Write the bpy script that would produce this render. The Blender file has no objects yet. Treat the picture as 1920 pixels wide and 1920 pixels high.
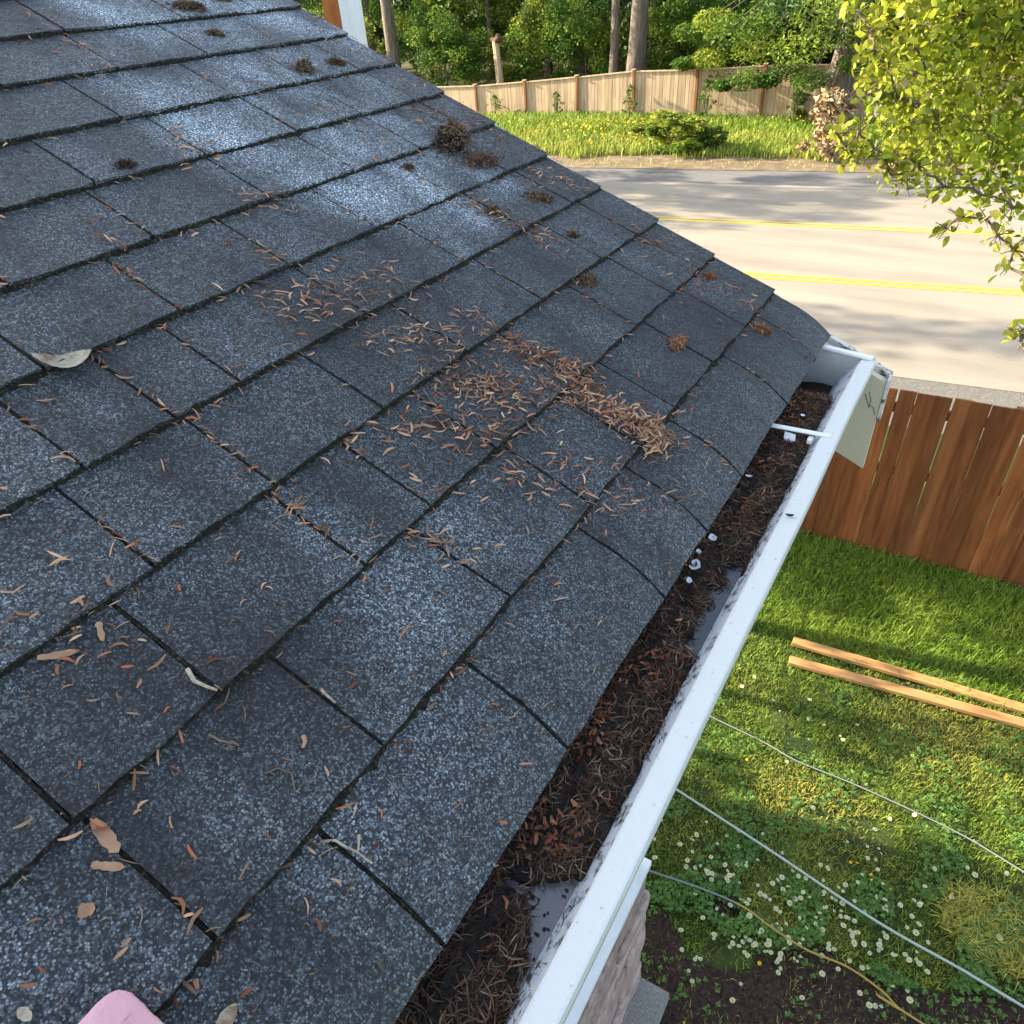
import bpy, math, random
import numpy as np
from mathutils import Vector, Matrix, noise as mnoise

random.seed(7)
rng = np.random.default_rng(11)
scene = bpy.context.scene
COL = scene.collection

# ------------------------------------------------------------------ camera
F = 1362.43                                   # focal length in pixels of a 1920 px wide frame
CAM = np.array([0.21476, -1.49464, 0.62524])
R = np.array([[0.8479643, 0.5264880, -0.0613755],
              [0.2747061, -0.5355381, -0.7985834],
              [-0.4533135, 0.6603100, -0.5987466]])
cd = bpy.data.cameras.new('camera')
cam = bpy.data.objects.new('camera', cd); COL.objects.link(cam)
cd.sensor_width = 36; cd.lens = 36 * F / 1920; cd.clip_start = .02; cd.clip_end = 600
M = Matrix.Identity(4)
for i in range(3):
    M[i][0] = R[0][i]; M[i][1] = -R[1][i]; M[i][2] = -R[2][i]; M[i][3] = CAM[i]
cam.matrix_world = M
scene.camera = cam

# ------------------------------------------------------------------ light
SUN_AZ, SUN_EL = math.radians(11), math.radians(21.5)
sdir = Vector((-math.cos(SUN_AZ) * math.cos(SUN_EL), -math.sin(SUN_AZ) * math.cos(SUN_EL), math.sin(SUN_EL)))
w = bpy.data.worlds.new('World'); scene.world = w; w.use_nodes = True
nt = w.node_tree; bg = nt.nodes['Background']
sky = nt.nodes.new('ShaderNodeTexSky'); sky.sky_type = 'NISHITA'; sky.sun_disc = False
sky.sun_elevation = SUN_EL; sky.sun_rotation = math.atan2(sdir.x, sdir.y)
sky.air_density = 1.0; sky.dust_density = 1.5; sky.ozone_density = 1.0
hs = nt.nodes.new('ShaderNodeHueSaturation'); hs.inputs['Saturation'].default_value = .66
nt.links.new(sky.outputs[0], hs.inputs['Color']); nt.links.new(hs.outputs[0], bg.inputs[0]); bg.inputs[1].default_value = 0.15
sl = bpy.data.lights.new('sun', 'SUN'); sl.energy = 5.0; sl.angle = math.radians(.5); sl.color = (1.0, .88, .66)
so = bpy.data.objects.new('sun', sl); COL.objects.link(so)
so.rotation_euler = sdir.to_track_quat('Z', 'Y').to_euler()
vs = scene.view_settings
vs.view_transform = 'Standard'; vs.look = 'None'; vs.exposure = 1.9; vs.gamma = 1
scene.render.resolution_x = 1024; scene.render.resolution_y = 1024

# ------------------------------------------------------------------ picking helpers (a pixel of the survey -> a real point)
G = -4.45
PIT = math.radians(23.78)
E = 0.143
UP = np.array([-math.cos(PIT), 0, math.sin(PIT)]); NR = np.array([math.sin(PIT), 0, math.cos(PIT)])
def ray(q): return R.T @ np.array([(q[0] - 960) / F, (q[1] - 960) / F, 1.0])
def at_z(q, z=G):
    d = ray(q); return CAM + (z - CAM[2]) / d[2] * d
def at_plane(q, P, n):
    d = ray(q); return CAM + ((np.array(P) - CAM) @ n) / (d @ n) * d
def on_roof(q, h=0.0):                        # -> (u up the slope, y)
    P = at_plane(q, NR * h, NR); return P @ UP, P[1]
def RP(u, y, h=0.0):
    u = np.asarray(u, float); y = np.asarray(y, float); h = np.asarray(h, float)
    u, y, h = np.broadcast_arrays(u, y, h)
    h = h - 2.1 * np.clip(.095 - u, 0, .1) ** 2
    return np.stack([u * UP[0] + h * NR[0], y, u * UP[2] + h * NR[2]], -1)
def proj(P):
    q = (np.asarray(P) - CAM) @ R.T
    return 960 + F * q[..., 0] / q[..., 2], 960 + F * q[..., 1] / q[..., 2]
def col_at(px, Y, z=G):                       # point at depth Y whose column is px
    k = (px - 960) / F
    a = R[0] - k * R[2]
    X = CAM[0] - (a[1] * (Y - CAM[1]) + a[2] * (z - CAM[2])) / a[0]
    return np.array([X, Y, z])
def z_for(X, Y, py):
    k = (py - 960) / F; a = R[1] - k * R[2]
    return CAM[2] - (a[0] * (X - CAM[0]) + a[1] * (Y - CAM[1])) / a[2]

# ------------------------------------------------------------------ materials
def mat(name, c1, c2=None, scale=8, rough=.7, bump=0, bscale=None, detail=4, c3=None, spec=.3, metal=0, lo=.35, hi=.65,
        stretch=None, rnd=None, trans=0, bdist=.01):
    m = bpy.data.materials.new(name); m.use_nodes = True; t = m.node_tree; N = t.nodes; L = t.links
    b = N['Principled BSDF']; b.inputs['Roughness'].default_value = rough; b.inputs['Metallic'].default_value = metal
    b.inputs['Specular IOR Level'].default_value = spec
    tc = N.new('ShaderNodeTexCoord'); src = tc.outputs['Object']
    if stretch:
        mp = N.new('ShaderNodeMapping'); mp.inputs['Scale'].default_value = stretch; L.new(src, mp.inputs[0]); src = mp.outputs[0]
    out = None
    if c2:
        n = N.new('ShaderNodeTexNoise'); n.inputs['Scale'].default_value = scale; n.inputs['Detail'].default_value = detail
        n.inputs['Roughness'].default_value = .6
        L.new(src, n.inputs['Vector'])
        r = N.new('ShaderNodeValToRGB'); r.color_ramp.elements[0].position = lo; r.color_ramp.elements[1].position = hi
        r.color_ramp.elements[0].color = (*c1, 1); r.color_ramp.elements[1].color = (*c2, 1)
        if c3:
            e = r.color_ramp.elements.new((lo + hi) / 2); e.color = (*c3, 1)
        L.new(n.outputs[0], r.inputs[0]); out = r.outputs[0]
    else:
        rg = N.new('ShaderNodeRGB'); rg.outputs[0].default_value = (*c1, 1); out = rg.outputs[0]
    if rnd:                                   # per-piece value attribute scales the colour, and mixes towards rnd[2]
        at = N.new('ShaderNodeAttribute'); at.attribute_name = 'rnd'
        mr = N.new('ShaderNodeMapRange'); mr.inputs[3].default_value = rnd[0]; mr.inputs[4].default_value = rnd[1]
        L.new(at.outputs['Fac'], mr.inputs[0])
        if len(rnd) > 2:
            mx = N.new('ShaderNodeMix'); mx.data_type = 'RGBA'; L.new(out, mx.inputs[6]); mx.inputs[7].default_value = (*rnd[2], 1)
            a2 = N.new('ShaderNodeAttribute'); a2.attribute_name = 'rnd2'; L.new(a2.outputs['Fac'], mx.inputs[0]); out = mx.outputs[2]
        vm = N.new('ShaderNodeVectorMath'); vm.operation = 'SCALE'; L.new(out, vm.inputs[0]); L.new(mr.outputs[0], vm.inputs['Scale'])
        out = vm.outputs[0]
    L.new(out, b.inputs['Base Color'])
    if bump:
        n2 = N.new('ShaderNodeTexNoise'); n2.inputs['Scale'].default_value = bscale or scale * 4; n2.inputs['Detail'].default_value = 3
        L.new(src, n2.inputs['Vector'])
        bp = N.new('ShaderNodeBump'); bp.inputs['Strength'].default_value = bump; bp.inputs['Distance'].default_value = bdist
        L.new(n2.outputs[0], bp.inputs['Height']); L.new(bp.outputs[0], b.inputs['Normal'])
    if trans:
        tr = N.new('ShaderNodeBsdfTranslucent'); L.new(out, tr.inputs[0])
        ms = N.new('ShaderNodeMixShader'); ms.inputs[0].default_value = trans
        L.new(b.outputs[0], ms.inputs[1]); L.new(tr.outputs[0], ms.inputs[2]); L.new(ms.outputs[0], N['Material Output'].inputs[0])
    return m

def shingle_mat():
    m = bpy.data.materials.new('asphalt_shingle'); m.use_nodes = True; t = m.node_tree; N = t.nodes; L = t.links
    b = N['Principled BSDF']; b.inputs['Roughness'].default_value = .62; b.inputs['Specular IOR Level'].default_value = .45
    tc = N.new('ShaderNodeTexCoord')
    def vor(s):
        v = N.new('ShaderNodeTexVoronoi'); v.inputs['Scale'].default_value = s; L.new(tc.outputs['Object'], v.inputs['Vector'])
        sp = N.new('ShaderNodeSeparateColor'); L.new(v.outputs['Color'], sp.inputs[0]); return v, sp.outputs[0]
    def ramp(src, els):
        r = N.new('ShaderNodeValToRGB'); cr = r.color_ramp
        cr.elements[0].position, cr.elements[0].color = els[0][0], (*els[0][1], 1)
        cr.elements[1].position, cr.elements[1].color = els[-1][0], (*els[-1][1], 1)
        for p, c in els[1:-1]: cr.elements.new(p).color = (*c, 1)
        L.new(src, r.inputs[0]); return r.outputs[0]
    v1, s1 = vor(600); v2, s2 = vor(390)
    a1 = ramp(s1, [(0, (.005, .006, .007)), (.42, (.014, .018, .022)), (.70, (.058, .074, .088)), (.9, (.24, .295, .33)), (1, (.40, .47, .51))])
    a2 = ramp(s2, [(0, (.006, .007, .009)), (.5, (.028, .035, .041)), (.8, (.10, .125, .143)), (1, (.29, .35, .39))])
    mx = N.new('ShaderNodeMix'); mx.data_type = 'RGBA'; mx.inputs[0].default_value = .5; L.new(a1, mx.inputs[6]); L.new(a2, mx.inputs[7])
    gp = ramp(v1.outputs['Distance'], [(0, (1.35, 1.35, 1.35)), (.45, (1, 1, 1)), (.85, (.15, .15, .15))])
    gm = N.new('ShaderNodeMix'); gm.data_type = 'RGBA'; gm.blend_type = 'MULTIPLY'; gm.inputs[0].default_value = 1
    L.new(mx.outputs[2], gm.inputs[6]); L.new(gp, gm.inputs[7]); mx = gm
    # weathering: large soft stains; the attribute also carries a painted-in sky reflection
    n = N.new('ShaderNodeTexNoise'); n.inputs['Scale'].default_value = 6; n.inputs['Detail'].default_value = 7; n.inputs['Roughness'].default_value = .62
    mpg = N.new('ShaderNodeMapping'); mpg.inputs['Scale'].default_value = (.55, 1.5, 1); L.new(tc.outputs['Object'], mpg.inputs[0]); L.new(mpg.outputs[0], n.inputs['Vector'])
    mr = N.new('ShaderNodeMapRange'); mr.inputs[1].default_value = .3; mr.inputs[2].default_value = .72; mr.inputs[3].default_value = .2; mr.inputs[4].default_value = 1.25
    L.new(n.outputs[0], mr.inputs[0])
    at = N.new('ShaderNodeAttribute'); at.attribute_name = 'rnd'
    mu = N.new('ShaderNodeMath'); mu.operation = 'MULTIPLY'; L.new(mr.outputs[0], mu.inputs[0]); L.new(at.outputs['Fac'], mu.inputs[1])
    vm = N.new('ShaderNodeVectorMath'); vm.operation = 'SCALE'; L.new(mx.outputs[2], vm.inputs[0]); L.new(mu.outputs[0], vm.inputs['Scale'])
    L.new(vm.outputs[0], b.inputs['Base Color'])
    bp = N.new('ShaderNodeBump'); bp.inputs['Strength'].default_value = .9; bp.inputs['Distance'].default_value = .0025
    L.new(s1, bp.inputs['Height'])
    bp2 = N.new('ShaderNodeBump'); bp2.inputs['Strength'].default_value = .5; bp2.inputs['Distance'].default_value = .006
    n3 = N.new('ShaderNodeTexNoise'); n3.inputs['Scale'].default_value = 60; L.new(tc.outputs['Object'], n3.inputs['Vector'])
    L.new(n3.outputs[0], bp2.inputs['Height']); L.new(bp.outputs[0], bp2.inputs['Normal'])
    L.new(bp2.outputs[0], b.inputs['Normal'])
    return m

M_SH = shingle_mat()
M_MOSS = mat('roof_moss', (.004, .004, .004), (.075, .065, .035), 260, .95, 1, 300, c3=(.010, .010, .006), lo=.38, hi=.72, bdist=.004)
M_FLAKE = mat('dry_scale', (.29, .15, .08), (.46, .29, .18), 30, .8, rnd=(.2, 1.4, (.26, .07, .025)))
M_NEEDLE = mat('dry_needle', (.22, .15, .095), (.34, .24, .15), 30, .8, rnd=(.06, 1.35, (.20, .07, .03)))
M_LITTER = mat('litter_soil', (.006, .004, .003), (.03, .018, .012), 60, .8, 1, 150, spec=.4)
M_PALE = mat('pale_leaf', (.20, .14, .09), (.42, .37, .28), 45, .7, .5, 150, lo=.38, hi=.56)
M_TAN = mat('tan_moss', (.07, .05, .03), (.22, .17, .11), 130, .95, .8, 250)
M_WHITE = mat('white_metal', (.78, .80, .80), (.66, .68, .66), 6, .38, .08, 300, spec=.5, lo=.45, hi=.8)
M_SPECK = mat('gutter_lip_paint', (.60, .62, .60), (.16, .14, .12), 150, .45, .15, 300, spec=.5, lo=.64, hi=.76, detail=8)
M_INNER = mat('gutter_inside', (.46, .50, .53), (.06, .05, .04), 70, .55, .2, 200, lo=.53, hi=.66, detail=7)
M_CAP = mat('end_cap_paint', (.52, .54, .52), (.40, .41, .39), 12, .5, .15, 120)
M_OUTER = mat('gutter_face', (.50, .53, .50), (.40, .42, .38), 9, .45, .1, 200)
M_BEIGE = mat('beige_paint', (.56, .49, .36), (.50, .44, .32), 5, .6, .1, 60)
M_CHIP = mat('chipped_white', (.62, .60, .56), (.10, .085, .07), 45, .7, .4, 90, lo=.48, hi=.62)
M_DARK = mat('dark_grit', (.015, .013, .012), (.05, .04, .035), 120, .9, .8)
M_STONE = mat('veneer_stone', (.26, .19, .16), (.40, .32, .28), 14, .9, .8, 30, c3=(.33, .26, .23), rnd=(.75, 1.15), bdist=.02)
M_MORTAR = mat('mortar', (.16, .13, .115), (.22, .19, .17), 30, .95, .5)
M_CONC = mat('concrete', (.16, .155, .14), (.34, .33, .30), 70, .95, .6, 120, lo=.3, hi=.7)
M_SIDING = mat('siding', (.66, .68, .68), (.60, .62, .62), 4, .5)
M_BOARD = mat('cedar_board', (.17, .052, .014), (.31, .112, .034), 5.5, .75, .35, 30, c3=(.24, .080, .022), stretch=(3.6, 1, .28), rnd=(.6, 1.1, (.27, .12, .045)), detail=6)
M_RAIL = mat('cedar_rail', (.16, .06, .02), (.25, .10, .035), 5, .8)
M_FARB = mat('weathered_fence', (.40, .28, .17), (.54, .40, .26), 2.5, .85, .2, stretch=(4, 4, .5), rnd=(.75, 1.15), detail=5)
M_FARP = mat('fence_post_wood', (.17, .06, .022), (.25, .10, .04), 4, .8)
M_PLANK = mat('new_lumber', (.42, .21, .075), (.56, .31, .12), 6, .6, .1, stretch=(1, 9, 9), detail=6)
M_LAWN = mat('lawn_soil', (.04, .06, .012), (.075, .11, .02), 3, .95, .8, 60, c3=(.035, .055, .012))
M_SOIL = mat('bare_soil', (.018, .011, .008), (.075, .045, .032), 40, .95, 1, 70, detail=8, bdist=.03)
M_GRASS = mat('grass_blade', (.14, .245, .022), (.26, .37, .045), 1.3, .6, rnd=(.5, 1.35, (.52, .48, .10)), trans=.3, detail=3)
M_CLOVER = mat('clover_leaf', (.08, .18, .03), (.14, .26, .045), 3, .6, rnd=(.6, 1.3, (.10, .20, .05)), trans=.25)
M_VERGE = mat('verge_ground', (.05, .055, .015), (.12, .10, .035), 1.2, .95, .6, 20)
M_DIRT = mat('roadside_dirt', (.15, .105, .065), (.26, .19, .12), 3, .95, .8, 30, c3=(.19, .14, .085))
M_ROAD = mat('worn_asphalt', (.25, .22, .175), (.33, .29, .23), .9, .9, .5, 90, c3=(.30, .26, .205), detail=8, stretch=(.35, 1.6, 1))
M_SHOULD = mat('shoulder_asphalt', (.13, .125, .12), (.20, .19, .175), 1.2, .9, .5, 60, detail=8, stretch=(.3, 2, 1))
M_KERB = mat('roadside_gravel', (.12, .11, .095), (.20, .185, .16), 30, .95, .8, 60, detail=8)
M_YEL = mat('yellow_paint', (.62, .45, .05), (.52, .40, .10), 9, .7, lo=.4, hi=.7)
M_BARK = mat('bark', (.11, .085, .065), (.22, .18, .145), 4, .95, 1, 14, stretch=(3, 3, .6), bdist=.05)
M_BARKR = mat('red_bark', (.10, .05, .03), (.19, .10, .06), 4, .95, 1, 14, stretch=(3, 3, .6), bdist=.05)
M_TWIG = mat('twig', (.10, .075, .05), (.17, .13, .085), 20, .9)
M_LEAFN = mat('sunny_leaf', (.22, .31, .02), (.34, .40, .03), 1.6, .5, rnd=(.4, 1.35, (.46, .42, .05)), trans=.5)
M_LEAFA = mat('leaf_mid', (.035, .095, .012), (.075, .16, .02), .5, .6, rnd=(.5, 1.5, (.24, .30, .03)), trans=.35)
M_LEAFB = mat('leaf_dark', (.018, .05, .012), (.04, .09, .018), .5, .6, rnd=(.5, 1.4, (.12, .18, .03)), trans=.25)
M_LEAFC = mat('leaf_bright', (.09, .18, .02), (.18, .27, .03), .5, .6, rnd=(.5, 1.4, (.42, .42, .06)), trans=.4)
M_DRYL = mat('dry_leaf', (.32, .21, .11), (.46, .34, .18), 4, .8, rnd=(.5, 1.3))
M_CABW = mat('pale_cable', (.40, .46, .42), rough=.5)
M_CABG = mat('grey_cable', (.20, .22, .21), rough=.5)
M_HOSE = mat('hose', (.40, .26, .07), rough=.5)
M_PETAL = mat('petal', (.66, .66, .46), rough=.7)
M_EYE = mat('flower_eye', (.40, .40, .10), rough=.8)
M_YFL = mat('yellow_flower', (.75, .45, .02), rough=.7)
M_PINK = mat('pink_foam', (.62, .33, .37), (.70, .40, .44), 30, .85, .5, 250, bdist=.004)
M_CHIPW = mat('white_flake', (.72, .76, .78), rough=.6)
M_ORW = mat('orange_wood', (.32, .10, .025), (.50, .20, .05), 9, .8, .6, 60, stretch=(1, 1, .4), detail=7)
M_GREYW = mat('grey_wall', (.20, .21, .22), (.26, .27, .28), 1, .8)
M_ROOFG = mat('far_roof', (.12, .12, .12), (.17, .165, .16), 2, .9)
M_GLASS = mat('dark_glass', (.02, .025, .03), rough=.08, spec=.6)
def water_mat(name, c):
    m = mat(name, c, rough=.06, spec=.9); N = m.node_tree.nodes; L = m.node_tree.links
    n = N.new('ShaderNodeTexNoise'); n.inputs['Scale'].default_value = 40
    bp = N.new('ShaderNodeBump'); bp.inputs['Strength'].default_value = .15; bp.inputs['Distance'].default_value = .002
    L.new(n.outputs[0], bp.inputs['Height']); L.new(bp.outputs[0], N['Principled BSDF'].inputs['Normal']); return m
M_WATER = water_mat('gutter_water', (.11, .10, .11))
M_WATERB = water_mat('gutter_water_clear', (.015, .02, .03))

# ------------------------------------------------------------------ mesh helpers
def tagp(o, label=None, cat=None, group=None, kind=None):
    if label: o['label'] = label
    if cat: o['category'] = cat
    if group: o['group'] = group
    if kind: o['kind'] = kind
    return o
def link(o, parent=None):
    COL.objects.link(o)
    if parent is not None:
        o.parent = parent; o.matrix_parent_inverse = (Matrix.Translation(parent.location)
                                                      @ parent.rotation_euler.to_matrix().to_4x4()).inverted()
    return o
def empty(name, loc, label, cat, group=None):
    o = bpy.data.objects.new(name, None); o.location = loc; o.empty_display_size = .1; COL.objects.link(o)
    return tagp(o, label, cat, group)

class MB:
    """collects geometry of one mesh"""
    def __init__(s): s.v = []; s.f = []; s.mi = []; s.r = []; s.r2 = []; s.n = 0
    def add(s, v, f, mi=0, r=.5, r2=0.0):
        v = np.asarray(v, float).reshape(-1, 3)
        s.v.append(v); f = [tuple(int(i) + s.n for i in q) for q in f] if not isinstance(f, np.ndarray) else (f + s.n).tolist()
        s.f += f; s.mi += [mi] * len(f)
        s.r.append(np.broadcast_to(np.asarray(r, float), (len(v),))); s.r2.append(np.broadcast_to(np.asarray(r2, float), (len(v),)))
        s.n += len(v); return s
    def box(s, lo, hi, mi=0, r=.5, r2=0., rot=None):
        x0, y0, z0 = lo; x1, y1, z1 = hi
        v = np.array([[x0,y0,z0],[x1,y0,z0],[x1,y1,z0],[x0,y1,z0],[x0,y0,z1],[x1,y0,z1],[x1,y1,z1],[x0,y1,z1]], float)
        if rot is not None: v = rot(v)
        return s.add(v, [(0,3,2,1),(4,5,6,7),(0,1,5,4),(1,2,6,5),(2,3,7,6),(3,0,4,7)], mi, r, r2)
    def tube(s, pts, rad, n=8, mi=0, r=.5, r2=0., wob=0):
        pts = np.asarray(pts, float); rad = np.broadcast_to(np.asarray(rad, float), (len(pts),))
        vs_ = []; t0 = None
        for i, p in enumerate(pts):
            d = pts[min(i+1, len(pts)-1)] - pts[max(i-1, 0)]; d /= np.linalg.norm(d) + 1e-12
            a = np.cross(d, [0, 0, 1.0] if abs(d[2]) < .9 else [1.0, 0, 0]); a /= np.linalg.norm(a); b = np.cross(d, a)
            if t0 is not None and a @ t0 < 0: a = -a; b = -b
            t0 = a
            for k in range(n):
                th = 2 * math.pi * k / n; rr = rad[i] * (1 + wob * (random.random() - .5))
                vs_.append(p + rr * (math.cos(th) * a + math.sin(th) * b))
        f = []
        for i in range(len(pts) - 1):
            for k in range(n):
                f.append((i*n+k, i*n+(k+1) % n, (i+1)*n+(k+1) % n, (i+1)*n+k))
        f.append(tuple(range(n))[::-1]); f.append(tuple((len(pts)-1)*n + k for k in range(n)))
        return s.add(vs_, f, mi, r, r2)
    def rbox(s, c, size, q=8, n=6, jit=0, mi=0, r=.5, r2=0., ax=None, nscale=6):
        """rounded box / lump: superellipsoid with noise"""
        g = np.linspace(-1, 1, n + 1); vid = {}; vs_ = []; f = []
        def V(p):
            k = tuple(np.round(p, 5))
            if k not in vid: vid[k] = len(vs_); vs_.append(p)
            return vid[k]
        for a in range(3):
            for sg in (-1, 1):
                for i in range(n):
                    for j in range(n):
                        cs = []
                        for (di, dj) in ((0, 0), (1, 0), (1, 1), (0, 1)):
                            p = [0, 0, 0]; p[a] = sg; p[(a+1) % 3] = g[i+di]; p[(a+2) % 3] = g[j+dj]; cs.append(V(p))
                        f.append(tuple(cs if sg > 0 else cs[::-1]))
        v = np.array(vs_, float); nr = (np.abs(v) ** q).sum(1) ** (1 / q); v = v / nr[:, None] * (1.0)
        v = v * np.asarray(size) / 2
        if jit:
            off = random.random() * 50
            for k in range(len(v)):
                d = v[k] / (np.linalg.norm(v[k]) + 1e-9)
                v[k] += d * jit * mnoise.noise(Vector(v[k] * nscale) + Vector((off, 0, 0)))
        if ax is not None: v = v @ np.asarray(ax)
        return s.add(v + np.asarray(c), f, mi, r, r2)
    def arrays(s, v, fidx, mi, r, r2=0.):
        return s.add(v, fidx, mi, r, r2)
    def build(s, name, mats, parent=None, smooth=False):
        me = bpy.data.meshes.new(name)
        v = np.concatenate(s.v) if s.v else np.zeros((0, 3))
        me.from_pydata(v.tolist(), [], s.f)
        if not isinstance(mats, (list, tuple)): mats = [mats]
        for m in mats: me.materials.append(m)
        me.polygons.foreach_set('material_index', np.array(s.mi, np.int32))
        if smooth: me.polygons.foreach_set('use_smooth', np.ones(len(s.f), bool))
        a = me.attributes.new('rnd', 'FLOAT', 'POINT'); a.data.foreach_set('value', np.concatenate(s.r).astype(np.float32))
        a = me.attributes.new('rnd2', 'FLOAT', 'POINT'); a.data.foreach_set('value', np.concatenate(s.r2).astype(np.float32))
        me.update()
        return link(bpy.data.objects.new(name, me), parent)

def unit(v): return v / (np.linalg.norm(v, axis=-1, keepdims=True) + 1e-12)
def strips(c, d, n, length, width, bend=0.2, seg=2, lift=0.0):
    """many little curved blades: centre c, direction d, surface normal n  -> verts, faces, per-vert index"""
    N_ = len(c); d = unit(d); s = unit(np.cross(n, d)); n = unit(n)
    length = np.broadcast_to(length, (N_,)); width = np.broadcast_to(width, (N_,)); bend = np.broadcast_to(bend, (N_,))
    lift = np.broadcast_to(lift, (N_,))
    vs_ = []
    for k in range(seg + 1):
        t = k / seg - .5
        wk = width * (1 - (abs(t) * 2) ** 2 * .55)
        p = c + d * (length * t)[:, None] + s * (bend * length * (t * t * 4 - .5) * .35)[:, None] + n * (lift * (1 - 4 * t * t))[:, None]
        vs_ += [p - s * (wk / 2)[:, None], p + s * (wk / 2)[:, None]]
    V = np.stack(vs_, 1)                       # N, 2(seg+1), 3
    m = 2 * (seg + 1)
    f0 = np.array([[2*k, 2*k+1, 2*k+3, 2*k+2] for k in range(seg)])
    Fc = (np.arange(N_)[:, None, None] * m + f0[None]).reshape(-1, 4)
    return V.reshape(-1, 3), Fc, np.repeat(np.arange(N_), m)
def rand_dirs(n): return unit(rng.normal(size=(n, 3)))
def in_poly(x, y, poly):
    c = np.zeros(len(x), bool); j = len(poly) - 1
    for i in range(len(poly)):
        xi, yi = poly[i]; xj, yj = poly[j]
        c ^= ((yi > y) != (yj > y)) & (x < (xj - xi) * (y - yi) / (yj - yi + 1e-12) + xi); j = i
    return c
def slab(name, pts, z, m, kind='structure', thick=.0, parent=None, label=None, grid=None):
    b = MB(); n = len(pts)
    b.add([(p[0], p[1], z) for p in pts], [tuple(range(n))])
    o = b.build(name, m, parent); tagp(o, label=label, kind=kind); return o

# ================================================================== GROUND, ROAD
slab('ground', [(-160, -60), (120, -60), (120, 160), (-160, 160)], G, M_LAWN)
def ry(base, sl): return lambda x: base + sl * x
XL, XR = -90, 60
def band(name, lo, hi, z, m):
    return slab(name, [(XL, lo(XL)), (XR, lo(XR)), (XR, hi(XR)), (XL, hi(XL))], z, m)
near_edge = ry(9.45, .12); far_edge = ry(22.25, .2); far_lane = ry(20.6, .195)
band('road', near_edge, far_lane, G + .012, M_ROAD)
band('road_shoulder', far_lane, far_edge, G + .008, M_SHOULD)
band('roadside_dirt', far_edge, lambda x: far_edge(x) + 1.9, G + .02, M_DIRT)
band('verge', lambda x: far_edge(x) + 1.9, lambda x: far_edge(x) + 60, G + .016, M_VERGE)
slab('road_edge_gravel', [(XL, near_edge(XL) - 1.5), (XR, near_edge(XR) - 1.5), (XR, near_edge(XR) + .02), (XL, near_edge(XL) + .02)], G + .006, M_KERB)
def stripe(name, f, w_):
    slab(name, [(XL, f(XL)), (XR, f(XR)), (XR, f(XR)+w_), (XL, f(XL)+w_)], G + .017, M_YEL)
l1, l2 = ry(16.75, .168), ry(13.22, .185)
stripe('road_marking', l1, .12); stripe('road_marking', lambda x: l1(x) + .22, .07)
stripe('road_marking', l2, .12); stripe('road_marking', lambda x: l2(x) + .19, .12)
# soil patches near the wall
def blob(name, pix, m, z, jit=.05, label=None):
    P = [at_z(q, G)[:2] for q in pix]; out = []
    for i in range(len(P)):
        a, b = P[i], P[(i+1) % len(P)]
        for k in range(5):
            p = a + (b - a) * k / 5; out.append(p + rng.normal(size=2) * jit)
    return slab(name, out, z, m)
SOILPIX = [[(1180, 1680), (1240, 1700), (1290, 1790), (1400, 1830), (1420, 1790), (1530, 1770), (1650, 1850), (1800, 1860), (2000, 1900), (2000, 2200), (1180, 2200)],
           [(1340, 1540 + 140), (1385, 1690), (1380, 1725), (1335, 1720)]]
for s in SOILPIX: blob('soil', s, M_SOIL, G + .006, .025)

# ================================================================== GRASS (stuff)
def grass(name, n, xr, yr, h, wd, m, mask=None, dry=None, z0=G, lean=.5):
    x = rng.uniform(*xr, n); y = rng.uniform(*yr, n)
    if mask is not None:
        k = mask(x, y); x, y = x[k], y[k]
    n = len(x); hh = h * rng.uniform(.5, 1.3, n); a = rng.uniform(0, 2 * math.pi, n); le = rng.uniform(.1, 1, n) * lean
    base = np.stack([x, y, np.full(n, z0)], 1)
    d = np.stack([np.cos(a), np.sin(a), np.zeros(n)], 1); s = np.stack([-np.sin(a), np.cos(a), np.zeros(n)], 1)
    mid = base + d * (hh * le * .4)[:, None] + np.array([0, 0, 1.0]) * (hh * .6)[:, None]
    tip = base + d * (hh * le * 1.2)[:, None] + np.array([0, 0, 1.0]) * (hh * (1 - .4 * le))[:, None]
    ww = wd * rng.uniform(.6, 1.4, n)[:, None] / 2
    V = np.stack([base - s * ww, base + s * ww, mid + s * ww * .8, mid - s * ww * .8, tip], 1).reshape(-1, 3)
    i = np.arange(n)[:, None] * 5
    q = i + np.array([[0, 1, 2, 3]]); t = i + np.array([[3, 2, 4, 4]])
    b = MB(); rr = np.repeat(rng.uniform(0, 1, n), 5)
    r2 = np.repeat(dry(x, y) if dry is not None else rng.uniform(0, .3, n), 5)
    b.add(V, [], 0, rr, r2); b.f = q.tolist() + [(a_, b_, c_) for a_, b_, c_, _ in t.tolist()]; b.mi = [0] * len(b.f)
    return tagp(b.build(name, m), kind='stuff')
def vnoise(x, y, s, o=0):
    return np.array([mnoise.noise(Vector((a * s + o, b * s, o * .37))) for a, b in zip(x, y)])
soilpolys = [[at_z(q, G)[:2] for q in s] for s in SOILPIX]
def not_soil(x, y):
    k = np.ones(len(x), bool)
    for p in soilpolys: k &= ~in_poly(x, y, p)
    v = vnoise(x, y, 2.2, 5); v2 = vnoise(x, y, 6, 9)
    thin = (v < -.38) & (rng.random(len(x)) < .75)
    return (k | (rng.random(len(x)) < .10)) & ~thin & ~((v2 < -.4) & (rng.random(len(x)) < .6))
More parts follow.
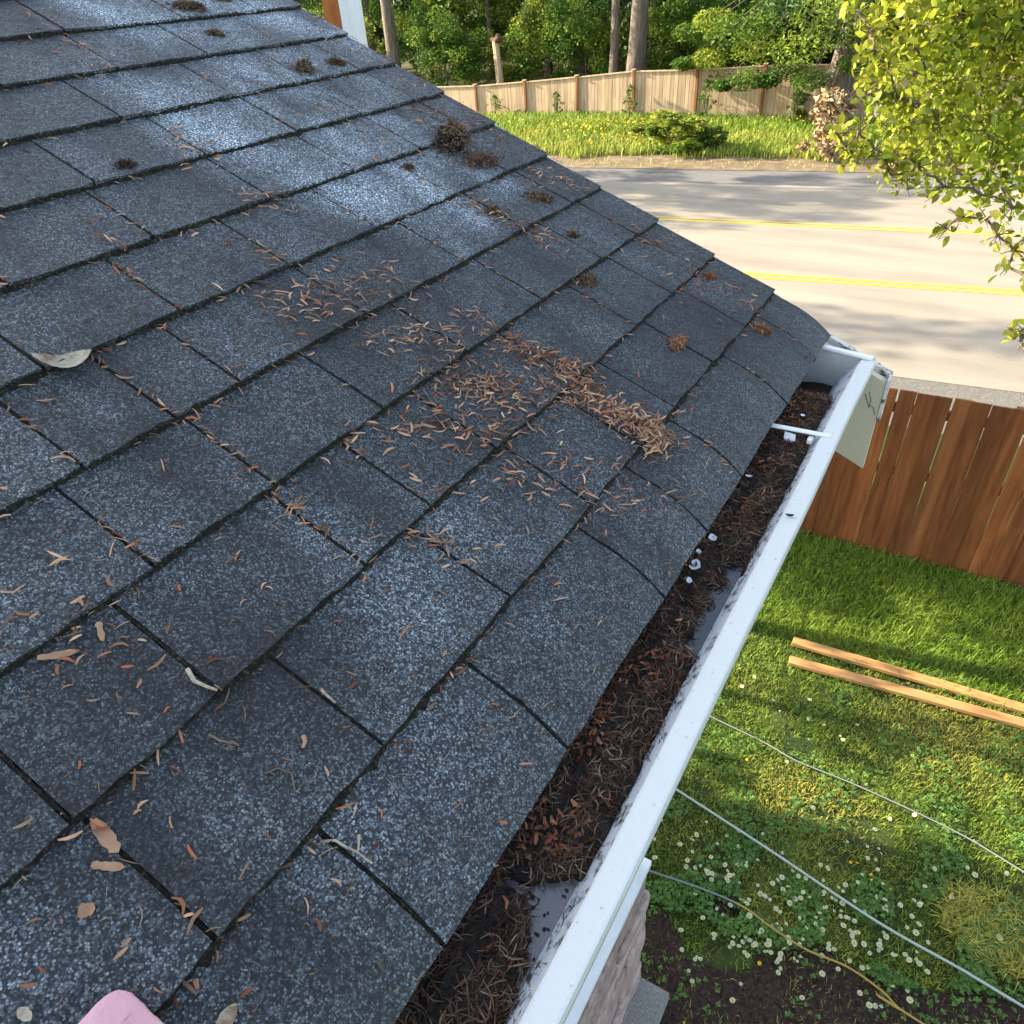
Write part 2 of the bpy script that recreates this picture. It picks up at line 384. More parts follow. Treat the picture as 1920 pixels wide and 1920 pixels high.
def dry_sunlit(x, y):
    # yellowed tufts with sunlit patches painted into the colour, plus a patchy mix
    d = .22 + .55 * np.clip(vnoise(x, y, 1.1, 3), -.4, .8)
    for q, r in (((1880, 1760), .38), ((1560, 1520), .25), ((1480, 1480), .3), ((1800, 1400), .45), ((1440, 1760), .22)):
        P = at_z(q, G); d += .75 * np.exp(-(((x - P[0]) ** 2 + (y - P[1]) ** 2) / r ** 2))
    d -= .5 * np.clip((y - 3.7) / .9, 0, 1)
    return np.clip(d + rng.normal(0, .12, len(x)), 0, 1)
grass('lawn_grass', 150000, (-1.2, 3.4), (.3, 5.25), .045, .0045, M_GRASS, not_soil, dry_sunlit, lean=.9)
grass('lawn_grass', 26000, (-1.2, 3.4), (3.6, 5.3), .10, .006, M_GRASS, None, lambda x, y: np.full(len(x), .02), lean=1.0)
P_t = at_z((1890, 1760), G)  # yellow tuft, its sunlit brightness put into the grass colour
grass('lawn_grass', 5000, (P_t[0]-.38, P_t[0]+.5), (P_t[1]-.25, P_t[1]+.25), .10, .006, M_GRASS,
      lambda x, y: ((x-P_t[0])**2/.2 + (y-P_t[1])**2/.06) < 1, lambda x, y: rng.uniform(.6, 1, len(x)), lean=1.1)
grass('lawn_grass', 40000, (3.4, 9), (-2, 5.2), .06, .008, M_GRASS, None, lambda x, y: rng.uniform(0, .4, len(x)))
def vmask(x, y): return (y > far_edge(x) + 1.6 + .8 * vnoise(x, y, .8)) & (y < 30.5 + .25 * (x + 8))
grass('verge_grass', 90000, (-26, 8), (20, 33), .30, .03, M_GRASS, vmask,
      lambda x, y: np.clip(.28 - .25 * (y - 24) / 4 + .4 * vnoise(x, y, .5), 0, .6) , lean=.7)
grass('verge_grass', 12000, (-26, 10), (17, 25), .12, .02, M_GRASS,
      lambda x, y: (y > far_edge(x) + .15) & (y < far_edge(x) + 2.2) & (rng.random(len(x)) < .6), lambda x, y: rng.uniform(.6, 1, len(x)))
# clover leaves close to the wall
def clover(n):
    q = np.stack([rng.uniform(1200, 1950, n), rng.uniform(1240, 1960, n)], 1)
    dens = np.exp(-((q[:, 1] - (1660 + (q[:, 0]-1200) * .22)) / 150) ** 2) + .25
    q = q[rng.random(n) < dens]
    P = np.array([at_z(a, G) for a in q]); v = vnoise(P[:, 0], P[:, 1], 3.3, 2); P = P[(v > .02) & not_soil(P[:, 0], P[:, 1])]
    n = len(P); P[:, 2] = G + rng.uniform(.03, .075, n)
    b = MB(); nn = unit(np.stack([rng.normal(0, .35, n), rng.normal(0, .35, n), np.ones(n)], 1))
    a0 = rng.uniform(0, 6.28, n); rad = rng.uniform(.005, .009, n)
    Vs, Fs = [], []
    for k in range(3):
        a = a0 + k * 2.094
        c = P + np.stack([np.cos(a), np.sin(a), np.zeros(n)], 1) * rad[:, None]
        u_ = unit(np.cross(nn, np.array([1.0, 0, 0]))); w_ = np.cross(nn, u_)
        ring = [c + (u_ * math.cos(t) + w_ * math.sin(t)) * rad[:, None] for t in np.linspace(0, 2*math.pi, 7)[:-1]]
        b.add(np.stack(ring, 1).reshape(-1, 3), (np.arange(n)[:, None] * 6 + np.arange(6)[None]).astype(int), 0,
              np.repeat(rng.uniform(0, 1, n), 6), np.repeat(rng.uniform(0, .6, n), 6))
    tagp(b.build('clover', M_CLOVER), kind='stuff')
clover(34000)
# mulch chips in the soil
def chips():
    n = 5000; x = rng.uniform(-.8, 1.9, n); y = rng.uniform(-.6, 2.0, n)
    k = np.zeros(n, bool)
    for p in soilpolys: k |= in_poly(x, y, p)
    k |= vnoise(x, y, 2.2, 5) < -.33
    x, y = x[k], y[k]; n = len(x); c = np.stack([x, y, G + .012 + rng.uniform(0, .012, n)], 1)
    d = np.stack([rng.normal(size=n), rng.normal(size=n), rng.normal(size=n) * .3], 1)
    V, Fc, id_ = strips(c, d, np.tile([0, 0, 1.0], (n, 1)) + rng.normal(0, .3, (n, 3)), rng.uniform(.01, .035, n), rng.uniform(.003, .008, n))
    b = MB(); b.add(V, Fc, 0, rng.uniform(0, 1, n)[id_] * .5, rng.uniform(0, 1, n)[id_]); tagp(b.build('mulch', M_NEEDLE), kind='stuff')
chips()

# ================================================================== HOUSE
house = empty('house', (-.4, 0, G), 'house under a dark shingle roof with a white gutter full of needles', 'house')
JO = {0: [7.75, 9.24, 6.0, 4.95, 3.9, 2.17, .8], 1: [7.08, 9.96, 8.62, 5.7, 4.6, 3.72, 2.5, 1.3], 2: [9.01, 7.64, 6.81, 5.82, 4.3, 2.73, 1.6, .6],
      3: [8.66, 7.56, 6.23, 4.9, 3.36, 1.8, .7], 4: [9.6, 8.43, 7.63, 6.95, 5.3, 3.58, 2.2, .9], 5: [8.0, 6.7, 5.36, 3.98, 2.46, 1.1],
      6: [7.6, 6.14, 4.6, 3.2, 1.86, .6], 7: [7.3, 6.0, 4.6, 3.16, 1.92, .7], 8: [6.4, 4.9, 3.27, 1.9, .8], 9: [5.6, 4.14, 2.76, 1.4], 10: [6.6, 5.4, 4.1, 2.3, .9]}
SKY_SHEEN = [(60, 0), (330, -40), (620, 20), (720, 130), (900, 260), (960, 330), (900, 480), (760, 420), (640, 400), (440, 330), (210, 200)]  # outline of the sky reflection painted paler into the tabs
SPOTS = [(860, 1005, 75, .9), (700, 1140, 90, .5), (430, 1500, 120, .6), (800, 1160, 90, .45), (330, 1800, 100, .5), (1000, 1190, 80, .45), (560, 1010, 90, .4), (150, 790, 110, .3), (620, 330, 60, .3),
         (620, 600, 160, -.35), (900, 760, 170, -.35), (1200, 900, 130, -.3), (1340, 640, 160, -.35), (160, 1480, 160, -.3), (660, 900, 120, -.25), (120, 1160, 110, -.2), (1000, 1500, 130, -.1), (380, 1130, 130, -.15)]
roof = MB(); moss = MB()
ALLJ = {}; NC = 32; YEND = -14.0
def tab(u0, u1, y0, y1, k, val, fine):
    th = (.0055 if k else .0085) + (.001 * random.random()); j = lambda a: (random.random() - .5) * a
    g = .0022 if fine else .002
    y0 += g; y1 -= g
    nu, ny = ((8 if k == 0 else 3), 7) if fine else ((4, 1) if k == 0 else (1, 1))
    us = np.linspace(u0, u1, nu + 1); ys = np.linspace(y0, y1, ny + 1)
    V = np.zeros((nu+1, ny+1, 3)); e = [j(.004) for _ in range(ny+1)]; hh = [random.random()*.0016 for _ in range(ny+1)]
    curl = random.random() * .0015
    for a in range(nu+1):
        for c in range(ny+1):
            t = a / nu
            uu = us[a] + (e[c] if a == 0 and fine else 0)
            h = .0075 * (1 - t) + .0005 + (hh[c] * (1-t) + curl * (abs(2*c/ny-1))**3 * (1-t) if fine else 0)
            yy = ys[c] + (j(.0015) if fine and c in (0, ny) else 0)
            V[a, c] = RP(uu, yy, h)
    top = V.reshape(-1, 3); bot = top - NR * th
    vv = np.full(len(top), val)
    if fine:
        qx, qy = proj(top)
        m1 = sum(in_poly(qx + 22 * math.cos(a_) , qy + 22 * math.sin(a_), SKY_SHEEN).astype(float) for a_ in np.arange(0, 6.2, 1.05)) / 6
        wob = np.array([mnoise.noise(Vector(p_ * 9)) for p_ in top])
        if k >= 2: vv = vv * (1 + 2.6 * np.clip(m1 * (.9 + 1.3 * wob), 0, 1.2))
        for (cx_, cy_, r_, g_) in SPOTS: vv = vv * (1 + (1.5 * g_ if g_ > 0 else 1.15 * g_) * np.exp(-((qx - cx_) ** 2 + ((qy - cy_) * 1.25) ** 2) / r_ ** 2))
    n = len(top); f = []; W = ny + 1
    for a in range(nu):
        for c in range(ny):
            q = (a*W+c, a*W+c+1, (a+1)*W+c+1, (a+1)*W+c)
            f.append(q)
    for c in range(ny): f.append((c, n+c, n+c+1, c+1))
    for a in range(nu):
        f.append((a*W, (a+1)*W, n+(a+1)*W, n+a*W)); f.append((a*W+ny, n+a*W+ny, n+(a+1)*W+ny, (a+1)*W+ny))
    # flip so normals face up (y decreasing order check done by build orientation)
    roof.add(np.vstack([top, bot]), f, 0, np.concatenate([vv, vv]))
for k in range(NC):
    js = sorted([-a * E for a in JO.get(k, [])], reverse=True) if k in JO else []
    y = js[-1] if js else -random.uniform(.3, 1.6) * E
    if not js: js = [y]
    while y > YEND:
        y -= (random.choice([1.0, 1.35, 1.5, 1.65]) if y > -4 else 2.2) * E; js.append(y)
    if k < 14: ALLJ[k] = [-a_ / E for a_ in js if a_ > -2.2]
    edge = .012 + random.uniform(-.003, .004)
    yy = [edge] + js
    for a, b_ in zip(yy[:-1], yy[1:]):
        fine = k < 14 and a > -2.0
        val = random.uniform(.78, 1.08)
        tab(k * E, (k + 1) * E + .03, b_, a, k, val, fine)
# roof deck under the shingles and the far slope
RX, RZ = -4.2, 4.2 * math.tan(PIT)
dk = MB()
def prism_y(mb, pts, y0, y1, mi=0, r=.5):
    n = len(pts); v = [(p[0], y0, p[1]) for p in pts] + [(p[0], y1, p[1]) for p in pts]
    mb.add(v, [tuple(range(n)), tuple(range(n, 2*n))[::-1]] + [(i, i+n, (i+1) % n + n, (i+1) % n) for i in range(n)], mi, r)
prism_y(dk, [(-.09, .09 * math.tan(PIT) - .012), (RX, RZ - .008), (2*RX, -.010), (2*RX, -.03), (RX, RZ - .03), (-.05, -.035)], YEND, -.003)
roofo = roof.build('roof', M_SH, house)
dk.build('roof_deck', M_DARK, roofo)
fs = MB(); tagy = None
# far slope (out of view, shades the yard)
fs.add([(RX + .01, .012, RZ), (2*RX, .012, .002), (2*RX, YEND, .002), (RX + .01, YEND, RZ)], [(0, 1, 2, 3)], 0, 1.0)
fs.build('rear_slope', M_SH, roofo)
# moss and grit packed along the butt edges and in the slots
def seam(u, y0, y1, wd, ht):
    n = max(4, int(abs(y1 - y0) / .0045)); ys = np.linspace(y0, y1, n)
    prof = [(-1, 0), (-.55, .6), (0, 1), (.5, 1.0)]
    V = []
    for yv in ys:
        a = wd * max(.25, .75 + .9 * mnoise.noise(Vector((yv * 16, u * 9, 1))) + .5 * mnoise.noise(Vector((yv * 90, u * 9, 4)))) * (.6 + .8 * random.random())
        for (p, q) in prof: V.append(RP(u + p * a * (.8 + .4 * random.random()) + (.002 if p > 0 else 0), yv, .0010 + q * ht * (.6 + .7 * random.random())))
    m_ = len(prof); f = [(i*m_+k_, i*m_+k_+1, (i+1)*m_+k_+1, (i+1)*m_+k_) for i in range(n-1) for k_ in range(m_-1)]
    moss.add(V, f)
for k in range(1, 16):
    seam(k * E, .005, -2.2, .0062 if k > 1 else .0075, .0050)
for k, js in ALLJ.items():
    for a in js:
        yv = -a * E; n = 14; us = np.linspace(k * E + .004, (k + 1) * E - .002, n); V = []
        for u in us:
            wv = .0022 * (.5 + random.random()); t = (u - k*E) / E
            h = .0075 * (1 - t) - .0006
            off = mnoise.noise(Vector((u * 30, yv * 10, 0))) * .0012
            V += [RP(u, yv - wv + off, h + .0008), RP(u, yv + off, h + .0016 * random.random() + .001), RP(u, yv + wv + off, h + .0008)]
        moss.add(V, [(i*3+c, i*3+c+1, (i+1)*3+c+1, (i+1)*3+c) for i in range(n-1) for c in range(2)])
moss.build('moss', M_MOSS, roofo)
de = MB()
for (a, b_) in ((.0, 4.55),):
    n = 60
    for i in range(n):
        u0, u1 = 4.55 * i / n, 4.55 * (i + 1) / n - .001
        P = [RP(u0, .009, -.001), RP(u1, .009, -.001), RP(u1, .021, -.001), RP(u0, .021, -.001), RP(u0, .009, -.004), RP(u1, .009, -.004), RP(u1, .021, -.004), RP(u0, .021, -.004)]
        de.add(P, [(0,1,2,3),(7,6,5,4),(0,4,5,1),(1,5,6,2),(2,6,7,3),(3,7,4,0)])
de.build('drip_edge', M_CHIP, roofo)
# barge board: inner board, gap of grit, outer trim
def sloped(mb, x_end, u_top, dep, y0, y1, drop, mi=0, xhi=None):
    T = math.tan(PIT); xa = RX
    z = lambda x: -x * T - drop
    pts = [(x_end, z(x_end)), (x_end, z(x_end) - dep), (xa, z(xa) - dep), (xa, z(xa))]
    prism_y(mb, pts, y0, y1, mi)
bb = MB(); sloped(bb, .119, 0, .205, .0, .019, .034); bbo = bb.build('barge_board', M_BEIGE, house)
bt = MB(); sloped(bt, .124, 0, .10, .031, .046, .026); bt.build('barge_trim', M_CHIP, bbo)
bt2 = MB(); sloped(bt2, .117, 0, .05, .0195, .0305, .050); bt2.build('grit', M_DARK, bbo)
bt3 = MB(); prism_y(bt3, [(.120, -.080), (.126, -.080), (.126, -.175), (.120, -.165)], -.002, .030); bt3.build('end_trim', M_CHIP, bbo)
# crack on the beige board
ck = MB()
for pts in ([(1630, 735), (1633, 752), (1628, 765)], [(1622, 738), (1626, 752), (1628, 760), (1637, 763), (1640, 778)]):
    P = [at_plane(q, (0, -.0006, 0), np.array([0, 1, 0])) for q in pts]; ck.tube(P, .0006, 5)
ck.build('crack', M_DARK, bbo)
WX, WY = -.425, .30
fa = MB(); fa.box((-.075, YEND, -.20), (-.052, -.002, -.022)); fa.build('fascia', M_SIDING, house)
sf = MB(); sf.box((WX+.001, YEND, -.215), (-.052, -.002, -.2)); sf.build('soffit', M_SIDING, house)
# walls
wl = MB()
prism_y(wl, [(WX, -3.06), (WX, -.217), (RX, -.3), (2*RX - WX, -.3), (2*RX - WX, -3.06)], YEND, -.04)
prism_y(wl, [(WX, -3.06), (WX, -.30), (2*RX - WX, -.30), (2*RX - WX, -3.06)], -.035, WY)
prism_y(wl, [(-.12, -.22), (RX, RZ - .1), (2*RX + .12, -.22)], YEND, -.045)
wl.build('wall', M_SIDING, house)
wn = MB(); wn.box((2*RX+.4, YEND, G), (WX - .015, WY - .03, -3.06)); wn.build('lower_wall', M_MORTAR, house)
lg = MB(); lg.box((WX + .002, -3, -3.03), (-.361, .337, -2.985)); lg.box((WX - .3, .302, -3.03), (WX+.002, .337, -2.986)); 
lg.build('ledge', M_WHITE, house)
st = MB(); zc = G + .02
while zc < -3.06:
    h = random.uniform(.16, .26); h = min(h, -3.035 - zc)
    if h < .08: break
    y = .335 + random.uniform(-.015, .015); first = True
    while y > -2.6:
        l = random.uniform(.25, .5)
        dep = .09 + random.uniform(-.012, .018)
        st.rbox((-.45 + dep/2 + (.006 if first else 0), y - l/2, zc + h/2), (dep, l - .012, h - .012), q=7, n=8, jit=.022, r=random.random(), nscale=9)
        y -= l; first = False
    zc += h
st.build('stone_veneer', M_STONE, house, smooth=True)
# concrete footing corner
fp = [at_z(q, G + .15)[:2] for q in ((1195, 1828), (1255, 1862), (1250, 2000))]
ft = MB(); pts = [(-.75, fp[0][1] + .02), (fp[0][0], fp[0][1]), (fp[1][0], fp[1][1]), (fp[1][0] + .02, -3), (-.75, -3)]
n = 5; v = [(p[0], p[1], G - .02) for p in pts] + [(p[0], p[1], G + .15) for p in pts]
ft.add(v, [tuple(range(n))[::-1], tuple(range(n, 2*n))] + [(i, (i+1) % n, (i+1) % n + n, i+n) for i in range(n)])
ft.build('footing', M_CONC, house)

# ---- gutter
def gx(y):                                     # slight wander of the front lip
    return .0085 + .0045 * min(1, max(0, (-y - .35) / .5)) + .0012 * math.sin(y * 9)
YS = np.concatenate([np.linspace(-.030, -2.2, 56), np.linspace(-2.4, YEND, 12)])
def sweep(mb, prof, mi=0, ys=YS, sway=True, closed=True, mis=None):
    n = len(prof); V = []
    for yv in ys:
        for (x, z) in prof: V.append((x + (gx(yv) if sway and x > .0 else 0), yv, z))
    f = []
    for i in range(len(ys)-1):
        for k in range(n if closed else n-1):
            f.append((i*n+k, i*n+(k+1) % n, (i+1)*n+(k+1) % n, (i+1)*n+k))
    if closed: f += [tuple(range(n)), tuple((len(ys)-1)*n + k for k in range(n))[::-1]]
    mb.add(V, f, mi)
    if mis: mb.mi[-len(f):] = [mis[j_ % n] if j_ < (len(ys) - 1) * n else 0 for j_ in range(len(f))]
gt = MB()
inner = [(-.0495, -.012), (-.0495, -.118), (.012, -.118), (.020, -.095), (.034, -.066), (.0445, -.0530), (.0585, -.0335)]
outer = [(.0845, -.0325), (.087, -.036), (.0865, -.046), (.074, -.050), (.070, -.060), (.066, -.078), (.048, -.100), (.035, -.121), (-.0515, -.121), (-.0515, -.012)]
sweep(gt, inner + [(.0610, -.0312), (.083, -.0310)] + outer, 1, mis=[1] * 7 + [0, 0] + [2] * 10)
gto = gt.build('gutter', [M_WHITE, M_INNER, M_OUTER], house)
# lip: speckled flat top as its own mesh part
lp = MB(); sweep(lp, [(.0600, -.0308), (.0835, -.0306), (.0855, -.0312), (.0855, -.0288), (.0832, -.0272), (.0615, -.0275), (.0592, -.0292)], 0); lp.build('lip', M_SPECK, gto, smooth=False)
ec = MB()
prism_y(ec, [(-.049, -.012), (-.049, -.12), (.044, -.12), (.058, -.098), (.072, -.075), (.078, -.05), (.090, -.034), (.090, -.024), (-.005, -.016)], -.0345, -.0295)
ec.build('end_cap', M_CAP, gto)
ec2 = MB(); prism_y(ec2, [(-.010, -.014), (.088, -.022), (.088, -.027), (-.010, -.019)], -.041, -.028); ec2.build('end_rim', M_WHITE, gto)
hp0 = at_z((1447, 797), -.022); hp1 = at_z((1543, 815), -.026)
hg = MB(); d = unit(hp1 - hp0); s_ = np.array([-d[1], d[0], 0]) * .0042
for (p, q, t_) in ((hp0 - d * .03, hp1 + d*.012, .0022),):
    v = [p - s_, p + s_, q + s_, q - s_]; v = v + [a - np.array([0, 0, t_]) for a in v]
    hg.add(v, [(0,1,2,3),(7,6,5,4),(0,4,5,1),(1,5,6,2),(2,6,7,3),(3,7,4,0)])
    hg.tube([p + s_, q + s_], .0013, 6); hg.tube([p - s_, q - s_], .0013, 6)
c = hp0 + (hp1 - hp0) * .40 + np.array([0, -.004, -.012])
hg.add([c + a for a in np.array([[-.010, .002, .006], [.008, .002, .004], [.010, -.004, -.004], [-.002, -.014, -.012], [-.008, -.010, -.008], [-.010, .002, .003], [.008, .002, .001], [.010, -.004, -.007], [-.002, -.014, -.015], [-.008, -.010, -.011]])],
       [(4, 3, 2, 1, 0), (5, 6, 7, 8, 9), (0, 1, 6, 5), (1, 2, 7, 6), (2, 3, 8, 7), (3, 4, 9, 8), (4, 0, 5, 9)])
for t_, wz in ((.80, .009),):
    c = hp0 + (hp1 - hp0) * t_ + np.array([.0, -.008, -.010]); hg.rbox(c, (wz, .016, .010), q=5, n=5, jit=.001)
hg.build('hanger', M_WHITE, gto)

# ================================================================== LITTER in the gutter
Y0, Y1 = -2.2, -.115
pud1 = [at_z(q, -.049)[:2] for q in ((945, 1640), (1062, 1632), (1068, 1660), (1040, 1700), (1030, 1760), (1000, 1820), (985, 1870), (945, 1850), (975, 1770), (965, 1700))]
pud2 = [at_z(q, -.049)[:2] for q in ((1290, 1150), (1335, 1120), (1350, 1150), (1318, 1205), (1290, 1215), (1268, 1195))]
pud3 = [at_z(q, -.049)[:2] for q in ((1262, 1090), (1380, 1040), (1370, 1110), (1320, 1140), (1270, 1160))]
def pdist(x, y, p, sd):
    c = np.mean(p, 0); q = in_poly(x, y, p).astype(float)
    return q
def level(x, y):
    h = -.0445 + .005 * vnoise(x, y, 30, 1) + .006 * vnoise(x, y, 9, 2)
    h -= np.clip((x - .016) / .028, 0, 1) ** 1.5 * (.004 + .007 * (vnoise(x, y, 22, 4) + .5))
    h -= .050 * np.clip((y + .20) / .10, 0, 1) ** 1.3      # falls away towards the end cap
    for p, dpt in ((pud1, .016), (pud2, .016), (pud3, .009)):
        pc = np.mean(p, 0); acc = np.zeros(len(x))
        for k_ in range(6):
            a_ = k_ * 1.05; acc += in_poly(x + .003 * math.cos(a_) + .008 * vnoise(x, y, 60, 8), y + .003 * math.sin(a_) + .010 * vnoise(x, y, 50, 3), p)
        h -= 1.25 * dpt * (acc / 6) * (1 + .35 * vnoise(x, y, 55, 12))
    return h
WATER_Z = -.0560
nx, ny = 26, 420
gxs = np.linspace(-.048, .0465, nx); gys = np.linspace(Y0, Y1 + .08, ny)
XX, YY = np.meshgrid(gxs, gys); xf, yf = XX.ravel(), YY.ravel()
zf = level(xf, yf); xf2 = xf + np.where(xf > 0, [gx(a) for a in yf], 0)
lb = MB(); lb.add(np.stack([xf2, yf, zf], 1), [(j*nx+i, j*nx+i+1, (j+1)*nx+i+1, (j+1)*nx+i) for j in range(ny-1) for i in range(nx-1)])
# needles
n = 15500
x = rng.uniform(-.045, .0425, n); y = Y0 + (Y1 - Y0) * rng.random(n) ** .8
k = (level(x, y) > WATER_Z - .001) | (rng.random(n) < .09) | (y > -.18)
x, y = x[k], y[k]; n = len(x)
z = level(x, y) + rng.uniform(0, .005, n)
x = x + np.where(x > 0, [gx(a) for a in y], 0)
d = np.stack([rng.normal(size=n), rng.normal(size=n), rng.normal(size=n) * .22], 1)
nn = np.tile([0, 0, 1.0], (n, 1)) + rng.normal(0, .5, (n, 3))
V, Fc, id_ = strips(np.stack([x, y, z], 1), d, nn, rng.uniform(.010, .024, n), rng.uniform(.0008, .0018, n), rng.normal(0, .5, n), 3)
V[:, 0] = np.minimum(V[:, 0], .0500 + np.array([gx(a) for a in V[:, 1]]))
rv = rng.beta(.7, 2.9, n); lb.add(V, Fc, 1, rv[id_], (rng.random(n) < .42)[id_] * .9)
# bits stuck to the inside of the front wall
n_ = 1100; y_ = rng.uniform(Y0, Y1, n_); t_ = rng.beta(1, 2.2, n_); gy = np.array([gx(a) for a in y_])
k_ = vnoise(y_ * 0 + 1, y_, 8, 7) > .0; y_, t_, gy = y_[k_], t_[k_], gy[k_]; n_ = len(y_)
c_ = np.stack([.0450 + gy + .0130 * t_, y_, -.0522 + .0181 * t_ + .0008], 1)
d_2 = np.stack([rng.normal(0, .2, n_), rng.normal(0, 1, n_), rng.normal(0, .6, n_)], 1)
V, Fc, id_ = strips(c_, d_2, np.tile([-.66, 0, .75], (n_, 1)), rng.uniform(.003, .012, n_), rng.uniform(.0006, .0014, n_), rng.normal(0, .6, n_), 2)
lb.add(V, Fc, 1, rng.uniform(0, .35, n_)[id_], 0.)
# reddish scales
n = 4200; x = rng.uniform(-.035, .042, n); y = Y0 + (Y1 - Y0) * rng.random(n)
dens = np.clip(vnoise(x, y, 14, 6) * 2.4 + .12, .03, 1); dens = np.maximum(dens, np.where((y > -.33), .5, 0))
k = (rng.random(n) < dens) & (~in_poly(x, y, pud1) | (rng.random(n) < .12)) & ~in_poly(x, y, pud2) & ~in_poly(x, y, pud3); x, y = x[k], y[k]; n = len(x)
z = level(x, y) + rng.uniform(.002, .006, n)
d = np.stack([rng.normal(size=n), rng.normal(size=n), rng.normal(size=n) * .3], 1)
V, Fc, id_ = strips(np.stack([x, y, z], 1), d, np.tile([0, 0, 1.0], (n, 1)) + rng.normal(0, .5, (n, 3)), rng.uniform(.006, .012, n), rng.uniform(.0025, .0048, n), rng.uniform(-.6, .6, n), 2, .001)
lb.add(V, Fc, 2, rng.uniform(0, .7, n)[id_], rng.uniform(.5, 1, n)[id_])
tagp(lb.build('needle_litter', [M_LITTER, M_NEEDLE, M_FLAKE]), kind='stuff')
def puddle(y0, y1, m):
    b = MB(); ys_ = np.linspace(y0, y1, 30)
    V = [q for a in ys_ for q in ((-.045, a, WATER_Z), (.0415 + gx(a), a, WATER_Z))]
    b.add(V, [(2*i_, 2*i_+1, 2*i_+3, 2*i_+2) for i_ in range(29)]); tagp(b.build('water', m), kind='structure')
puddle(-1.75, -1.02, M_WATER); puddle(-1.015, -.55, M_WATERB)
n = 90; x = rng.uniform(.0, .055, n); y = rng.uniform(-1.36, -1.13, n); b = MB()      # scraps floating on the water
for a, c in zip(x, y):
    if in_poly(np.array([a]), np.array([c]), pud1)[0]:
        b.rbox((a, c, WATER_Z + .001), (random.uniform(.0015, .0055), random.uniform(.0015, .004), .0018), q=2, n=3, jit=.001, nscale=300)
tagp(b.build('floating_grit', M_LITTER), kind='stuff')

# ================================================================== LITTER on the shingles
def surf_h(u):
    k = np.floor(u / E); t = u / E - k
    return np.where(u < 0, 0, .0075 * (1 - t) + .0015)
flk = MB()
def flakes(q, L_=(.008, .021), W_=(.0015, .0036), red=.3, hmax=.004, m=0, dirpx=None, bright=(0, 1)):
    q = np.asarray(q, float); uy = np.array([on_roof(a) for a in q]); u, y = uy[:, 0], uy[:, 1]
    k = (y < .015) & (u > .002) & (u < 2.2); u, y = u[k], y[k]; n = len(u)
    if n == 0: return
    h = surf_h(u) + rng.uniform(.0003, hmax, n)
    c = RP(u, y, h); a = rng.normal(0, 1.0, n) if dirpx is None else rng.normal(dirpx, .5, n)
    Yd = np.array([0, 1.0, 0]); d = np.cos(a)[:, None] * UP * -.6 + np.sin(a)[:, None] * Yd + NR * rng.normal(0, .12, n)[:, None]
    d = rng.choice([0, 1], n)[:, None] * d + (1 - 0) * rng.normal(0, .45, (n, 3)) + unit(np.array([.6, .8, 0]) + 0 * d) * .5
    d = d - (d @ NR)[:, None] * NR * .8
    nn = np.tile(NR, (n, 1)) + rng.normal(0, .25, (n, 3))
    V, Fc, id_ = strips(c, d, nn, rng.uniform(*L_, n), rng.uniform(*W_, n), rng.normal(0, .28, n), 3, .0010)
    flk.add(V, Fc, m, rng.uniform(bright[0], bright[1], n)[id_], ((rng.random(n) < red * 1.3) * rng.uniform(.4, 1, n))[id_])
def along(path, n, sd):
    P = np.array(path, float); seg = np.linalg.norm(np.diff(P, axis=0), axis=1); cs = np.concatenate([[0], np.cumsum(seg)])
    t = rng.random(n) * cs[-1]; i = np.clip(np.searchsorted(cs, t) - 1, 0, len(seg)-1); w_ = (t - cs[i]) / seg[i]
    return P[i] * (1 - w_)[:, None] + P[i+1] * w_[:, None] + rng.normal(0, 1, (n, 2)) * sd
flakes(along([(935, 635), (1005, 675), (1080, 695), (1105, 715)], 150, (14, 9)), red=.5, hmax=.006)
flakes(along([(1060, 715), (1120, 765), (1180, 800), (1235, 835)], 330, (18, 14)), red=.25, hmax=.010)
flakes(along([(1195, 800), (1240, 820), (1215, 850)], 160, (14, 12)), red=.05, hmax=.012)
flakes(along([(820, 690), (880, 735), (960, 730), (1040, 760)], 210, (45, 22)), red=.25)
flakes(along([(700, 630), (780, 650), (860, 600), (900, 640)], 95, (40, 18)), red=.15)
flakes(along([(480, 560), (560, 600), (620, 560), (740, 520)], 120, (50, 22)), red=.25)
flakes(along([(540, 520), (700, 560), (740, 520)], 40, (50, 25)), red=.15)
flakes(along([(770, 770), (840, 800), (920, 830), (1000, 790)], 90, (40, 18)), red=.4)
flakes(along([(640, 840), (760, 780), (900, 900)], 40, (50, 25)), red=.2)
flakes(along([(930, 880), (980, 920), (1040, 880), (1170, 900)], 60, (30, 25)), red=.2)
flakes(along([(1100, 960), (1160, 940), (1200, 960)], 28, (30, 20)), red=.2)
flakes(along([(770, 1000), (850, 1045), (880, 1060)], 26, (16, 12)), red=.05)
flakes(along([(760, 200), (850, 240), (930, 230), (980, 280), (1040, 320)], 150, (30, 14)), red=.35)
flakes(along([(560, 30), (640, 70), (720, 130), (800, 175)], 120, (26, 12)), red=.35)
flakes(along([(1150, 420), (1240, 470), (1330, 530), (1410, 600)], 90, (30, 14)), red=.5)
flakes(along([(990, 340), (1060, 350), (1090, 370)], 60, (22, 12)), red=.2)
flakes(along([(870, 380), (940, 415), (1000, 440), (1060, 480)], 90, (16, 9)), red=.4)
flakes(along([(540, 100), (640, 220), (760, 290)], 60, (30, 20)), red=.2)
flakes(along([(300, 260), (380, 290), (430, 300)], 45, (20, 12)), red=.1)
flakes(along([(60, 30), (90, 50), (140, 110), (210, 130)], 40, (25, 10)), red=.3)
flakes(along([(450, 370), (540, 390), (560, 400)], 30, (16, 8)), red=.1)
flakes(along([(180, 410), (240, 520), (300, 570)], 16, (12, 8)), red=.5)
